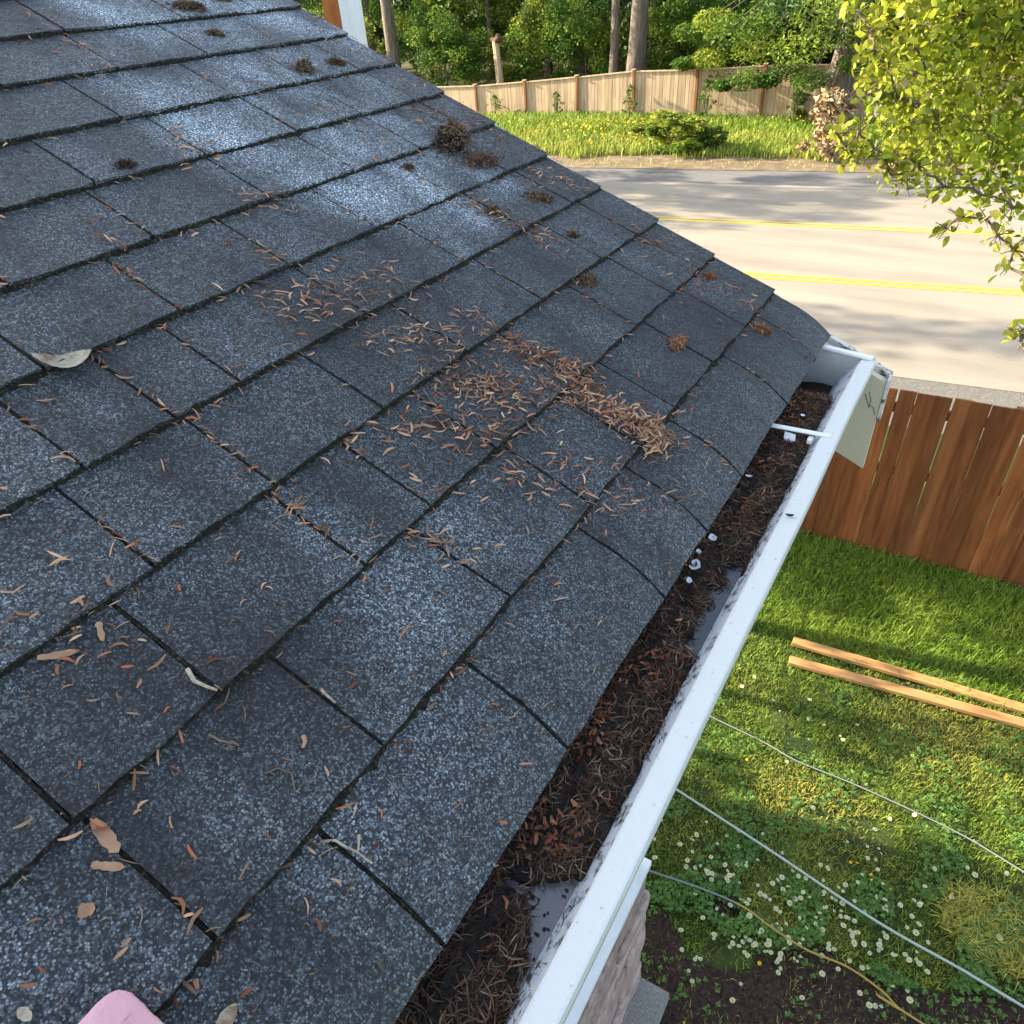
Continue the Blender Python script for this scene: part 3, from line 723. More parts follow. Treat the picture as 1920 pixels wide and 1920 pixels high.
flakes(along([(420, 440), (500, 485), (540, 500)], 22, (20, 8)), red=.3)
flakes(along([(360, 780), (420, 830), (480, 900)], 10, (10, 8)), red=.2)
flakes(along([(520, 930), (560, 970), (600, 1000)], 16, (12, 8)), red=.2)
flakes(along([(100, 1160), (140, 1230), (200, 1170)], 12, (28, 20)), red=.4, L_=(.008, .017))
flakes(np.stack([rng.uniform(0, 1300, 170), rng.uniform(150, 1300, 170)], 1), red=.3)
flakes(np.stack([rng.uniform(0, 1000, 60), rng.uniform(1150, 1900, 60)], 1), red=.3, L_=(.006, .014), W_=(.0010, .003))
for pth, n_, sd in (([(930, 640), (1080, 700), (1120, 770), (1235, 835)], 420, (20, 13)), ([(820, 700), (960, 735), (1040, 765)], 160, (50, 22)), ([(560, 560), (700, 600), (880, 640)], 120, (60, 30)),
                    ([(700, 140), (900, 250), (1050, 330), (1200, 440), (1400, 590)], 620, (34, 14)), ([(870, 385), (1000, 440), (1120, 540)], 90, (16, 10))):
    flakes(along(pth, n_, sd), L_=(.008, .018), W_=(.0006, .0012), red=.5, m=1, bright=(.05, .7), hmax=.005)
flakes(np.stack([rng.uniform(0, 1450, 700), rng.uniform(0, 1900, 700)], 1), L_=(.002, .006), W_=(.0006, .0016), red=.4, m=1, bright=(0, .8))
# flakes lodged along the butt edges
for k in range(1, 12):
    n = 40; yv = rng.uniform(-1.7, 0, n); q = np.stack(proj(RP(np.full(n, k * E) - rng.uniform(.002, .012, n), yv)), 1); flakes(q, red=.25, L_=(.008, .020), W_=(.0013, .0032))
for k, js in JO.items():
    for a in js:
        if random.random() < .55:
            n = 8; uu = rng.uniform(k*E, (k+1)*E, n); q = np.stack(proj(RP(uu, np.full(n, -a*E) + rng.normal(0, .003, n))), 1); flakes(q, red=.4, L_=(.007, .016))
# fine straw-coloured needles
flakes(along([(1290, 600+90), (1340, 760), (1380, 840)], 26, (40, 30)), L_=(.010, .02), W_=(.0005, .0009), red=0, m=1, bright=(.6, 1))
flakes(along([(1260, 860), (1300, 900), (1250, 930)], 26, (30, 20)), L_=(.010, .022), W_=(.0005, .0010), red=0, m=1, bright=(.6, 1))
flakes(along([(1010, 1010), (1180, 1100), (980, 1280), (1080, 1360)], 26, (60, 40)), L_=(.008, .018), W_=(.0005, .0009), red=0, m=1, bright=(.5, 1))
flakes(np.stack([rng.uniform(100, 1300, 90), rng.uniform(100, 1880, 90)], 1), L_=(.008, .018), W_=(.0005, .0010), red=0, m=1, bright=(.4, 1))
tagp(flk.build('dry_litter', [M_FLAKE, M_NEEDLE]), kind='stuff')

# clumps: each a thing
CL = [((848, 270), .052, .040, 'largest dark brown clump of needles, high on the roof by the rake edge', 1),
      ((905, 308), .042, .014, 'long low trail of brown needles running off the largest clump', 0),
      ((572, 140), .020, .018, 'pale grey moss lump with a dark underside on a shingle edge near the roof top', 2),
      ((632, 126), .016, .009, 'small dark needle clump between the pale moss lump and the rake edge', 0),
      ((360, 24), .026, .014, 'dark needle clump on the topmost shingle edge of the picture', 0),
      ((420, 2), .024, .012, 'dark needle clump cut by the top edge of the photo', 0),
      ((408, 70), .014, .007, 'small thin needle clump just below the clump on the topmost edge', 0),
      ((1012, 378), .022, .010, 'loose brown needle clump downslope of the largest clump', 0),
      ((925, 400), .015, .006, 'flat brown needle clump left of the loose clump', 0),
      ((1100, 528), .020, .007, 'brown needle clump hanging over a mossy shingle edge', 0),
      ((1268, 648), .019, .007, 'reddish needle clump on the shingle two tabs above the gutter', 3),
      ((1428, 622), .014, .006, 'reddish needle clump nearest the lower roof corner', 3),
      ((1330, 522), .012, .005, 'tiny reddish needle clump at a shingle edge on the rake', 3),
      ((1226, 832), .021, .012, 'tan needle clump at the lower end of the big streak of dry scales', 4),
      ((240, 320), .010, .006, 'tiny black moss tuft on a shingle edge at the left', 5),
      ((768, 318), .010, .004, 'tiny dark needle tuft upslope left of the trail of needles', 0),
      ((1072, 445), .010, .005, 'tiny upright needle tuft right of the loose brown clump', 0)]
for (q, r_, h_, lab, kind) in CL:
    r_ *= 1.45 if kind != 4 else 1.1; h_ *= (1.25 if kind in (1, 2) else .95)
    u, yv = on_roof(q); k0 = math.floor(u / E); t0 = u / E - k0; hb = .0075 * (1 - t0)
    P0 = RP(u, yv, hb); b = MB()
    ax = np.array([[0, 1, 0], UP, NR]); YA = np.array([0, 1.0, 0])
    nl = 4 if r_ > .03 else 2; ang = random.uniform(-.9, .3); dirn = math.cos(ang) * YA * .8 - math.sin(ang) * UP - UP * .35; lumps = []
    for q_ in range(nl):
        t_ = (q_ - (nl - 1) / 2) / nl * .95 * r_; sc = random.uniform(.78, 1.0) * (1 - .08 * q_)
        c_ = P0 + dirn * t_ + (YA * random.gauss(0, .12) + UP * random.gauss(0, .12)) * r_; c_ = c_ - NR * ((c_ - P0) @ NR); lumps.append((c_, sc))
        b.rbox(c_ + NR * h_ * .22 * sc, (r_ * .8 * sc, r_ * .6 * sc, h_ * .85 * sc), q=2.2, n=7, jit=h_ * .6 * sc, mi=0, ax=ax, nscale=140)
    n = int(160 + 13000 * r_); pick = rng.integers(0, nl, n); LC = np.array([l[0] for l in lumps])[pick]; LS = np.array([l[1] for l in lumps])[pick]
    sp = np.where(rng.random(n) < .22, 2.1, 1.0)
    g = rng.normal(0, 1, (n, 2)) * (r_ * .30 * LS * sp)[:, None] * np.array([1.25, .85])
    hh_ = np.abs(rng.normal(0, .2, n)) * h_ * (sp < 2) + h_ * .75 * LS * np.exp(-(g ** 2).sum(1) / (r_ * .36) ** 2)
    C3 = LC + g[:, :1] * YA + g[:, 1:] * UP + (hh_[:, None] + .001) * NR
    d = rng.normal(size=(n, 3)); d -= (d @ NR)[:, None] * NR * .55
    V, Fc, id_ = strips(C3, d, rand_dirs(n) + NR, rng.uniform(.007, .017, n), rng.uniform(.0009, .0026, n), rng.normal(0, .5, n), 3)
    hi = {0: .55, 1: .6, 2: .7, 3: .8, 4: 1.0, 5: .2}[kind]; red = {0: .5, 1: .5, 2: .1, 3: .8, 4: .1, 5: 0}[kind]
    b.add(V, Fc, 1, (rng.beta(1.4, 1.8, n) * hi * 1.3)[id_], (rng.random(n) * red)[id_])
    if kind in (1, 2):
        b.rbox(lumps[1][0] + NR * h_ * .42, (r_ * .55, r_ * .42, h_ * .5), q=2, n=8, jit=h_ * .30, mi=2, ax=ax, nscale=160)
    tagp(b.build('needle_clump', [M_LITTER, M_NEEDLE if kind not in (3, 4) else M_FLAKE, M_PALE if kind == 2 else M_TAN]), lab, 'debris clump', 'clumps of needles and moss on the roof')

# individually visible bits
def leaf_shape(P, dvec, L_, W_, m, name, lab, cat, curl=.25, grp=None, up=NR):
    ex = .22 if name == 'bark_chip' else .7
    d = unit(np.array(dvec, float)); s = unit(np.cross(up, d)); b = MB(); V = []; f = []; n = 8
    for i in range(n + 1):
        t = i / n; wv = W_ / 2 * (math.sin(math.pi * min(1, t * .97 + .03)) ** ex + .03) * (1 + (.5 if ex < .5 else .25) * (random.random() - .5))
        c = P + d * L_ * (t - .5) + up * (curl * L_ * (2*t-1) ** 2 * .5 + .0015)
        V += [c - s * wv + up * curl * wv * .8, c, c + s * wv + up * curl * wv * .5]
    for i in range(n):
        f += [(3*i, 3*i+1, 3*i+4, 3*i+3), (3*i+1, 3*i+2, 3*i+5, 3*i+4)]
    b.add(V, f); b.add(np.array(V) - up * .0006, [q[::-1] for q in f])
    return tagp(b.build(name, m), lab, cat, grp)
def rp(q, h=.0): 
    u, yv = on_roof(q); k = math.floor(u/E); return RP(u, yv, .0075 * (1 - (u/E - k)) + .001 + h)
def rdir(a, b): return rp(b) - rp(a)
lf = leaf_shape(rp((124, 692), .004), rdir((75, 700), (180, 680)), .060, .026, M_PALE, 'dry_leaf', 'broad curled pale grey leaf lying on a shingle edge at the far left', 'leaf', .6)
def stick(path, rad, m, name, lab, cat, grp=None, blob_=None, flat=False):
    P = [rp(q, .0015) for q in path]; b = MB(); b.tube(P, [rad * (1 - .5 * i / len(P)) for i in range(len(P))], 6)
    if blob_ is not None: b.rbox(rp(blob_, .003), (.007, .005, .004), q=2.3, n=5, jit=.001, ax=np.array([unit(rdir(path[0], path[-1])), UP, NR]), nscale=200)
    return tagp(b.build(name, m), lab, cat, grp)
stick([(352, 1262), (365, 1285), (388, 1296), (408, 1303)], .0022, M_PALE, 'winged_seed', 'pale winged seed with a rounded end touching a shingle edge, lower left', 'seed', blob_=(410, 1300))
stick([(600, 1297), (612, 1310), (628, 1324)], .0018, M_PALE, 'winged_seed', 'slim pale seed wing in a slot between tabs', 'seed')
stick([(392, 1380), (412, 1392), (440, 1398), (448, 1402)], .0012, M_TWIG, 'twig', 'short dark curved twig on the lower left shingles', 'twig', blob_=(440, 1398))
stick([(498, 1455), (520, 1446), (545, 1455), (552, 1490)], .0009, M_TWIG, 'twig', 'thin curled brown stalk below the orange bud scale', 'twig', blob_=(508, 1456))
stick([(568, 1385), (571, 1397), (566, 1408)], .0022, M_FLAKE, 'bud_scale', 'small bright orange bud scale alone on a shingle', 'bud scale')
stick([(600, 1580), (628, 1578), (650, 1592), (668, 1600), (696, 1622)], .0014, M_PALE, 'twig', 'pale straw twig forked over the seam of the lowest tabs', 'twig', blob_=(655, 1596))
stick([(672, 1568), (671, 1590), (668, 1604)], .0012, M_PALE, 'twig', 'short pale straw leaning on the forked straw twig', 'twig')
leaf_shape(rp((200, 1572), .001), rdir((180, 1555), (215, 1600)), .034, .010, M_FLAKE, 'bark_chip', 'orange brown bark chip in a slot above the pink pad', 'bark chip', .1)
leaf_shape(rp((205, 1628), .001), rdir((175, 1625), (232, 1630)), .024, .006, M_FLAKE, 'bark_chip', 'thin tan bark chip just below the orange brown one', 'bark chip', .1)
leaf_shape(rp((190, 1190), .001), rdir((185, 1172), (195, 1214)), .022, .006, M_FLAKE, 'bark_chip', 'tan bark chip standing across the left shingles above two flat strips', 'bark chip', .1)
leaf_shape(rp((112, 1232), .001), rdir((80, 1238), (150, 1226)), .032, .006, M_FLAKE, 'bark_chip', 'long tan bark strip near the left edge of the photo', 'bark chip', .1)
leaf_shape(rp((165, 1710), .001), rdir((155, 1712), (175, 1708)), .011, .010, M_FLAKE, 'bark_chip', 'small square tan bark chip above the pink pad', 'bark chip', .1)
leaf_shape(rp((425, 1912), .004), rdir((415, 1925), (432, 1900)), .020, .010, M_PALE, 'seed_husk', 'pale husk at the bottom edge of the photo', 'seed husk', .4)
leaf_shape(rp((52, 1905), .002), rdir((45, 1900), (62, 1915)), .012, .007, M_PALE, 'seed_husk', 'small pale husk left of the pink pad', 'seed husk', .3)
stick([(366, 1838), (370, 1856)], .0022, M_FLAKE, 'bud_scale', 'small red bud scale stuck in the moss right of the pink pad', 'bud scale')
for q, L_, W_, lab in (((1336, 1010), .016, .011, 'largest round white paint flake in the gutter'), ((1310, 1036), .010, .007, 'oval white paint flake just below the largest one'),
                       ((1302, 1062), .022, .015, 'crumpled white paint flake at the edge of the shingles'), ((1404, 894), .011, .006, 'white paint flake among needles beside the roof edge'),
                       ((1505, 780), .008, .007, 'white paint flake in the litter above the hanger strap'), ((1292, 1090), .012, .007, 'thin white paint flake below the crumpled one')):
    P = at_z(q, -.040); leaf_shape(P, rng.normal(size=3) * [1, 1, 0], L_, W_, M_CHIPW, 'paint_flake', lab, 'paint flake', .2, 'white flakes in the gutter', np.array([0, 0, 1.0]))
# small leaf bit on the gutter lip
P = at_z((1480, 968), -.026); leaf_shape(P, (1, .3, 0), .012, .006, M_LITTER, 'leaf_scrap', 'dark scrap of leaf stuck on the white gutter lip', 'leaf scrap', .4, None, np.array([0, 0, 1.0]))

# pink pad
pu = [on_roof(q, .02) for q in ((226, 1850), (300, 1925), (130, 1925))]
c0 = np.array([pu[0][0], pu[0][1]]); e1 = unit(np.array(pu[1]) - c0); e2 = unit(np.array(pu[2]) - c0)
pk = empty('foam_pad', tuple(RP(c0[0], c0[1], .009)), 'pink foam pad with an embossed diamond pattern, its corner showing on the lowest shingles', 'foam pad')
b = MB(); Lp = .16
e2 = unit(e2 - e1 * (e1 @ e2) * .85)
A3 = e1[0] * UP + e1[1] * np.array([0, 1, 0]); B3 = e2[0] * UP + e2[1] * np.array([0, 1, 0])
cc = RP(c0[0], c0[1], .020) + (A3 + B3) * Lp / 2 - (A3 + B3) * .002
axm = np.array([A3, B3, NR])
b.rbox(cc, (Lp, Lp, .022), q=14, n=28, jit=.0012, ax=axm, nscale=160)
b.build('pad', M_PINK, pk, smooth=True)
em = MB()
for i in range(7):
    for j in range(7):
        o = RP(c0[0], c0[1], .0321) + A3 * (.030 + i * .013) + B3 * (.018 + j * .013)
        r_ = .0055
        pts = [o + A3 * r_, o + B3 * r_, o - A3 * r_, o - B3 * r_, o + A3 * r_]
        em.tube(pts, .0008, 4)
em.tube([RP(c0[0], c0[1], .0320) + A3 * .021 + B3 * .006, RP(c0[0], c0[1], .0320) + A3 * .021 + B3 * (Lp - .01)], .0005, 4)
em.build('embossing', M_PINK, pk)

# ================================================================== corner post beyond the rake
P0 = CAM + ray((664, 90)) * 5.0
ps = empty('corner_post', (P0[0], P0[1], G), 'white trim post with a raw orange wood edge standing behind the roof edge', 'post')
hx = unit(np.array([R[0][0], R[0][1], 0])); hy = np.array([-hx[1], hx[0], 0])
def pbox(a0, a1, b0, b1, m, name):
    b = MB(); v = []
    for z_ in (G, 3.4):
        for (a, c) in ((a0, b0), (a1, b0), (a1, b1), (a0, b1)): v.append(np.array([P0[0], P0[1], z_]) + hx * a + hy * c)
    b.add(v, [(0,3,2,1),(4,5,6,7),(0,1,5,4),(1,2,6,5),(2,3,7,6),(3,0,4,7)]); return b.build(name, m, ps)
pbox(-.052, .012, -.02, .10, M_WHITE, 'trim_board'); pbox(.0145, .082, -.034, .086, M_WHITE, 'trim_board')
pbox(-.165, -.058, .0, .10, M_ORW, 'wood_post')

# ================================================================== LUMBER, CABLES
for (qa, qb, lab) in (((1487, 1199), (1920, 1326), 'new wooden plank on the lawn, the one nearer the brown fence'), ((1480, 1235), (1920, 1354), 'new wooden plank on the lawn, the one farther from the brown fence')):
    A = at_z(qa, G + .075); B = at_z(qb, G + .075); d = unit((B - A) * [1, 1, 0]); s_ = np.array([-d[1], d[0], 0])
    t = empty('plank', (A[0], A[1], G + .05), lab, 'plank', 'planks lying on the lawn'); b = MB(); Lk = 2.44
    v = []
    for z_ in (G + .037, G + .075):
        for (a, c) in ((0, -.0445), (Lk, -.0445), (Lk, .0445), (0, .0445)): v.append(np.array([A[0], A[1], z_]) + d * a + s_ * c)
    b.add(v, [(0,3,2,1),(4,5,6,7),(0,1,5,4),(1,2,6,5),(2,3,7,6),(3,0,4,7)]); o = b.build('board', M_PLANK, t)
    bv = o.modifiers.new('bevel', 'BEVEL'); bv.width = .004; bv.segments = 2
def cable(pix, rad, m, lab, z=G + .06, ext=True, name='cable', cat='cable'):
    P = [at_z(q, z) for q in pix]
    if ext: P = [P[0] + (P[0] - P[1]) / np.linalg.norm(P[0]-P[1]) * .6] + P + [P[-1] + unit(P[-1] - P[-2]) * 3]
    P = np.array(P); out = []
    for i in range(len(P) - 1):
        p0, p1, p2, p3 = P[max(i-1, 0)], P[i], P[i+1], P[min(i+2, len(P)-1)]
        for k_ in range(8):
            t = k_ / 8; out.append(.5 * ((2*p1) + (-p0+p2)*t + (2*p0-5*p1+4*p2-p3)*t*t + (-p0+3*p1-3*p2+p3)*t**3))
    out.append(P[-1]); b = MB(); b.tube(out, rad, 8)
    if isinstance(m, list): b.mi = [1 if f[0] // 8 > 22 else 0 for f in b.f]
    tagp(b.build(name, m, smooth=True), lab, cat)
cable([(1316, 1336), (1431, 1391), (1495, 1427), (1603, 1471), (1743, 1535), (1832, 1581), (1920, 1635)], .0055, M_CABG, 'thin grey cable crossing the lawn between the planks and the pale cable', z=G + .07)
cable([(1254, 1471), (1439, 1591), (1643, 1727), (1800, 1816), (1920, 1888)], .0085, M_CABW, 'thicker pale greenish cable running straight across the lawn', z=G + .09)
cable([(1218, 1633), (1318, 1667), (1391, 1699), (1447, 1739), (1511, 1780), (1587, 1812), (1651, 1856), (1687, 1892), (1731, 1920)], .0065, [M_CABG, M_HOSE],
      'curving cord turning from grey to yellow through the daisies', z=G + .075, name='cord', cat='cord')

# ================================================================== DAISIES
def daisy_mesh(rad, m1, m2, nm):
    b = MB(); n = 12; V = [(0, 0, .0)]; f = []
    for i in range(n):
        a = 2 * math.pi * i / n
        for (da, rr, zz) in ((-.22, .45, 0.0), (-.18, 1, .003), (.18, 1, .003), (.22, .45, 0)):
            V.append((math.cos(a+da) * rad * rr, math.sin(a+da) * rad * rr, zz))
        k = 1 + 4 * i; f.append((k, k+1, k+2, k+3))
    b.add(V, f, 0); b.rbox((0, 0, .001), (rad * 1.0, rad * 1.0, rad * .5), q=2, n=3, mi=1); b.tube([(0, 0, -.06), (0, 0, 0)], .0012, 5, mi=2)
    o = b.build(nm, [m1, m2, M_CLOVER]); COL.objects.unlink(o); return o
dz = daisy_mesh(.018, M_PETAL, M_EYE, 'daisy'); yf = daisy_mesh(.014, M_YFL, M_YFL, 'dandelion')
DP = [(1385, 1558), (1345, 1582), (1363, 1567), (1430, 1563), (1289, 1613), (1298, 1597), (1335, 1638), (1304, 1675), (1421, 1660), (1388, 1686), (1404, 1687), (1491, 1686), (1501, 1684), (1518, 1682),
      (1537, 1712), (1545, 1702), (1564, 1708), (1540, 1724), (1577, 1708), (1576, 1718), (1602, 1727), (1643, 1682), (1658, 1703), (1663, 1707), (1714, 1688), (1724, 1696), (1554, 1770), (1594, 1745), (1601, 1750),
      (1543, 1743), (1512, 1740), (1440, 1762), (1402, 1792), (1396, 1786), (1442, 1765), (1463, 1742), (1447, 1735), (1489, 1797), (1459, 1824), (1650, 1763), (1652, 1778), (1697, 1790), (1705, 1800),
      (1718, 1799), (1724, 1807), (1740, 1767), (1723, 1733), (1701, 1739), (1701, 1858), (1706, 1875), (1630, 1885), (1641, 1886), (1652, 1887), (1303, 1799), (1298, 1840), (1389, 1845), (1504, 1871),
      (1386, 1253), (1414, 1269), (1391, 1287), (1350, 1283), (1518, 1312), (1450, 1313), (1545, 1359), (1607, 1359), (1306, 1565), (1240, 1538), (1227, 1573), (1228, 1608), (1287, 1625), (1325, 1541),
      (1275, 1583), (1400, 1617), (1390, 1620), (1375, 1640), (1466, 1645), (1478, 1662), (1468, 1668), (1552, 1628), (1617, 1640), (1627, 1609), (1655, 1657), (1668, 1535), (1715, 1528), (1640, 1555),
      (1575, 1380), (1580, 1387), (1515, 1349), (1462, 1333), (1475, 1428), (1318, 1721), (1355, 1715), (1329, 1712), (1344, 1704), (1413, 1772), (1375, 1757), (1460, 1800), (1530, 1720), (1620, 1770)]
k = 0
def put(src, q, lab, grp):
    P = at_z(q, G + .06 + random.random() * .02); o = src.copy(); COL.objects.link(o); o.location = P
    o.rotation_euler = (random.gauss(0, .25), random.gauss(0, .25), random.random() * 6); sc = random.uniform(.5, 1.05); o.scale = (sc,) * 3
    tagp(o, lab, 'flower', grp)
for q in DP: put(dz, q, 'small white daisy open in the lawn', 'white daisies in the lawn')
for _ in range(150):
    q = (rng.normal(1530, 150), rng.normal(1720, 75))
    if 1240 < q[0] < 1900 and 1500 < q[1] < 1880: put(dz, q, 'small white daisy open in the lawn', 'white daisies in the lawn')
for q in [(1595, 1617), (1607, 1618), (1633, 1640), (1634, 1650), (1424, 1806), (1283, 1917), (1338, 1407), (1505, 1652), (1675, 1625), (1330, 1325), (1670, 1667), (1400, 1424)]:
    put(yf, q, 'small yellow dandelion open in the lawn', 'yellow dandelions in the lawn')

# ================================================================== BROWN FENCE
bf = empty('cedar_fence', (0, 5.24, G), 'orange brown vertical board fence along the lawn below the gutter end', 'fence')
fl = lambda x: 5.24 + .045 * x
fb = MB(); xx = -7.0; wdt = .148
while xx < 9:
    wv = wdt * random.uniform(.93, 1.05); g = random.choice([.0004, .0005, .0006, .0006, .0008, .0022]) ; z0 = G + random.uniform(.0, .05); top = -2.62 + random.uniform(-.004, .004)
    off = random.choice([-.008, -.003, .003, .008]) + random.uniform(-.002, .002); sh = random.uniform(-.006, .006)
    def rot(v, xx=xx, off=off, sh=sh):
        v = v.copy(); v[:, 1] += fl(v[:, 0]) + off; v[:, 0] += sh * (v[:, 2] - z0) ; return v
    fb.box((xx + g, -.01, z0), (xx + wv - g, .009, top), 0, random.random(), max(0, random.gauss(.0, .22)), rot); xx += wv
fb.build('board_panel', M_BOARD, bf)
rl = MB()
for z_ in (-4.15, -3.5, -2.85):
    rl.box((-7, .0105, z_), (9, .05, z_ + .089), rot=lambda v: v + np.stack([0 * v[:, 0], np.array([fl(a) for a in v[:, 0]]), 0 * v[:, 0]], 1))
rl.build('rail', M_RAIL, bf)
for xp in np.arange(-6.5, 9, 2.44):
    p = MB(); p.box((xp, fl(xp) + .052, G), (xp + .089, fl(xp) + .14, -2.66)); p.build('post', M_RAIL, bf)

# ================================================================== FAR FENCE
ff = empty('boundary_fence', (-13, 28.6, G), 'long weathered tan board fence with dark posts across the road', 'fence')
tops = [(892, 159), (984, 151), (1082, 142), (1190, 131), (1309, 128), (1438, 120), (1575, 118), (1720, 116)]
A = np.array([-21.0, 28.3]); B = np.array([-7.9, 28.7]); pos = []
for i, (tx, ty) in enumerate(tops):
    # post stands on the fence line, in the column of its top
    best = None
    for t in np.linspace(-.6, 2.2, 1400):
        p = A + (B - A) * t; zt = z_for(p[0], p[1], ty); e = abs(proj(np.array([p[0], p[1], zt]))[0] - tx)
        if best is None or e < best[0]: best = (e, p, zt)
    pos.append((best[1], best[2]))
d_ = pos[0][0] - pos[1][0]
pos = [(pos[0][0] + d_ * k_, pos[0][1] - .05 * k_) for k_ in (4, 3, 2, 1)] + pos
e_ = pos[-1][0] - pos[-2][0]
pos += [(pos[-1][0] + e_ * k_, pos[-1][1]) for k_ in (1, 2, 3)]
post_m = None
for i, (p, zt) in enumerate(pos):
    b = MB(); b.box((p[0]-.045, p[1]-.07, G), (p[0]+.045, p[1]+.02, zt)); po = b.build('post', M_FARP, ff)
    c = MB(); c.box((p[0]-.08, p[1]-.12, zt), (p[0]+.08, p[1]+.04, zt + .035)); c.build('post_cap', M_FARB, po)
for (p, zt), (q, zq) in zip(pos[:-1], pos[1:]):
    b = MB(); L_ = np.linalg.norm(q - p); n = int(L_ / .145); d = (q - p) / L_
    for k_ in range(n):
        a = p + d * (L_ * k_ / n); c = p + d * (L_ * (k_ + 1) / n - .008); zt_ = zt + (zq - zt) * (k_ + .5) / n - .06; yo = random.uniform(0, .006)
        v = []
        for z_ in (G, zt_):
            for (pt, o_) in ((a, 0), (c, 0), (c, .02), (a, .02)): v.append((pt[0], pt[1] + o_ + yo, z_))
        b.add(v, [(0,3,2,1),(4,5,6,7),(0,1,5,4),(1,2,6,5),(2,3,7,6),(3,0,4,7)], 0, random.random())
    v = []
    for dz_ in (-.02, .02):
        for (pt, z_, o_) in ((p + d*.07, zt, -.05), (q - d*.07, zq, -.05), (q - d*.07, zq, .06), (p + d*.07, zt, .06)): v.append((pt[0], pt[1] + o_, z_ - .05 + dz_))
    b.add(v, [(0,3,2,1),(4,5,6,7),(0,1,5,4),(1,2,6,5),(2,3,7,6),(3,0,4,7)], 0, .9)
    b.build('board_panel', M_FARB, ff)
def fence_y(X): 
    ps_ = [p for p, _ in pos]
    return float(np.interp(X, [p[0] for p in ps_], [p[1] for p in ps_]))

# ================================================================== TREES
def leaves(n, cen, rad, size, flat=0.0, aspect=.6, hollow=.35):
    """n leaves scattered through clumps: cen (k,3), rad (k,3)"""
    k = rng.integers(0, len(cen), n); d = rand_dirs(n) * (rng.random(n)[:, None] ** hollow)
    c = cen[k] + d * rad[k]
    a = rand_dirs(n); a[:, 2] *= .5; a = unit(a); nn = rand_dirs(n); nn[:, 2] = np.abs(nn[:, 2]) + flat; s = unit(np.cross(nn, a)); up_ = unit(np.cross(a, s))
    L_ = size * rng.uniform(.6, 1.3, n)[:, None]
    V = np.stack([c - a * L_ * .5, c + s * L_ * aspect * .5 - a * L_ * .05 + up_ * L_ * .06, c + a * L_ * .5, c - s * L_ * aspect * .5 - a * L_ * .05 + up_ * L_ * .06], 1).reshape(-1, 3)
    Fc = np.arange(n)[:, None] * 4 + np.arange(4)[None]
    return V, Fc, np.repeat(rng.random(n), 4), k
def crown_mesh(name, kind, m, n, size, aspect=.6):
    """unit crowns: height 1 (z 0..1), radius about .5"""
    cen = []; rad = []
    if kind == 'bush':
        for _ in range(34):
            a = random.random() * 6.28; z = random.random() ** .8; r = .46 * math.sqrt(random.random()) * (1 - .45 * z)
            cen.append((r * math.cos(a), r * math.sin(a), .06 + .84 * z)); q = random.uniform(.08, .17); rad.append((q, q, q * .75))
    elif kind == 'tall':
        for _ in range(46):
            z = random.random(); R_ = .5 * (math.sin(math.pi * min(1, z * .85 + .12)) ** .6); a = random.random() * 6.28; r = R_ * math.sqrt(random.random())
            cen.append((r * math.cos(a), r * math.sin(a), z)); q = random.uniform(.06, .13); rad.append((q * 1.2, q * 1.2, q * .6))
    elif kind == 'conifer':
        for i in range(120):
            z = (i / 120) ** 1.1; R_ = .5 * (1 - z) ** .8 + .03; a = i * 2.4; t = random.uniform(.35, 1)
            cen.append((R_ * t * math.cos(a), R_ * t * math.sin(a), z - .10 * t * (1-z))); q = random.uniform(.06, .10); rad.append((q, q, q * .3))
    V, Fc, rr, kk = leaves(n, np.array(cen), np.array(rad), size, .3, aspect)
    tint = rng.random(len(cen)) ** 2
    b = MB(); b.add(V, Fc, 0, rr, np.repeat(tint[kk], 4) * .8)
    o = b.build(name, m); COL.objects.unlink(o); return o.data, cen
CR = {'bushA': crown_mesh('crown', 'bush', M_LEAFA, 9000, .030)[0], 'bushC': crown_mesh('crown', 'bush', M_LEAFC, 8000, .030)[0], 'bushB': crown_mesh('crown', 'bush', M_LEAFB, 9000, .030)[0],
      'tallA': crown_mesh('crown', 'tall', M_LEAFA, 11000, .026)[0], 'tallB': crown_mesh('crown', 'tall', M_LEAFB, 11000, .026)[0], 'tallC': crown_mesh('crown', 'tall', M_LEAFC, 9000, .026)[0],
      'con': crown_mesh('crown', 'conifer', M_LEAFB, 12000, .030, .3)[0]}
def tree(name, X, Y, ht, wd, cr, lab, cat='tree', grp=None, trunk_r=.15, bark=M_BARK, base=0.0, lean=(0, 0), limbs=7, crown_z=None):
    t = empty(name, (X, Y, G), lab, cat, grp)
    b = MB(); n = 10; zs = np.linspace(0, 1, n); P = [(X + lean[0] * z + .08 * math.sin(z * 5), Y + lean[1] * z, G - .05 + ht * .93 * z) for z in zs]
    b.tube(P, [trunk_r * (1 + .5 * math.exp(-z * 14)) * (1 - .8 * z) for z in zs], 12, wob=.12)
    for i in range(limbs):
        z = random.uniform(.25, .85); p = np.array(P[int(z * (n-1))]); a = random.random() * 6.28; L_ = wd * .4 * (1.1 - z)
        q = p + np.array([math.cos(a), math.sin(a), .5]) * L_ * .5; q2 = p + np.array([math.cos(a + .2), math.sin(a + .2), .45]) * L_
        b.tube([p, q, q2], [trunk_r * .4 * (1-z) + .015, trunk_r * .22 * (1-z) + .01, .008], 6)
    b.build('trunk', bark, t, smooth=True)
    c = bpy.data.objects.new('crown', CR[cr]); 
    cz = crown_z if crown_z is not None else base
    c.location = (X + lean[0] * .5, Y + lean[1] * .5, G + cz); c.rotation_euler = (0, 0, random.random() * 6.28); c.scale = (wd, wd, ht - cz)
    link(c, t); return t
FG = 'trees in the wood behind the far fence'
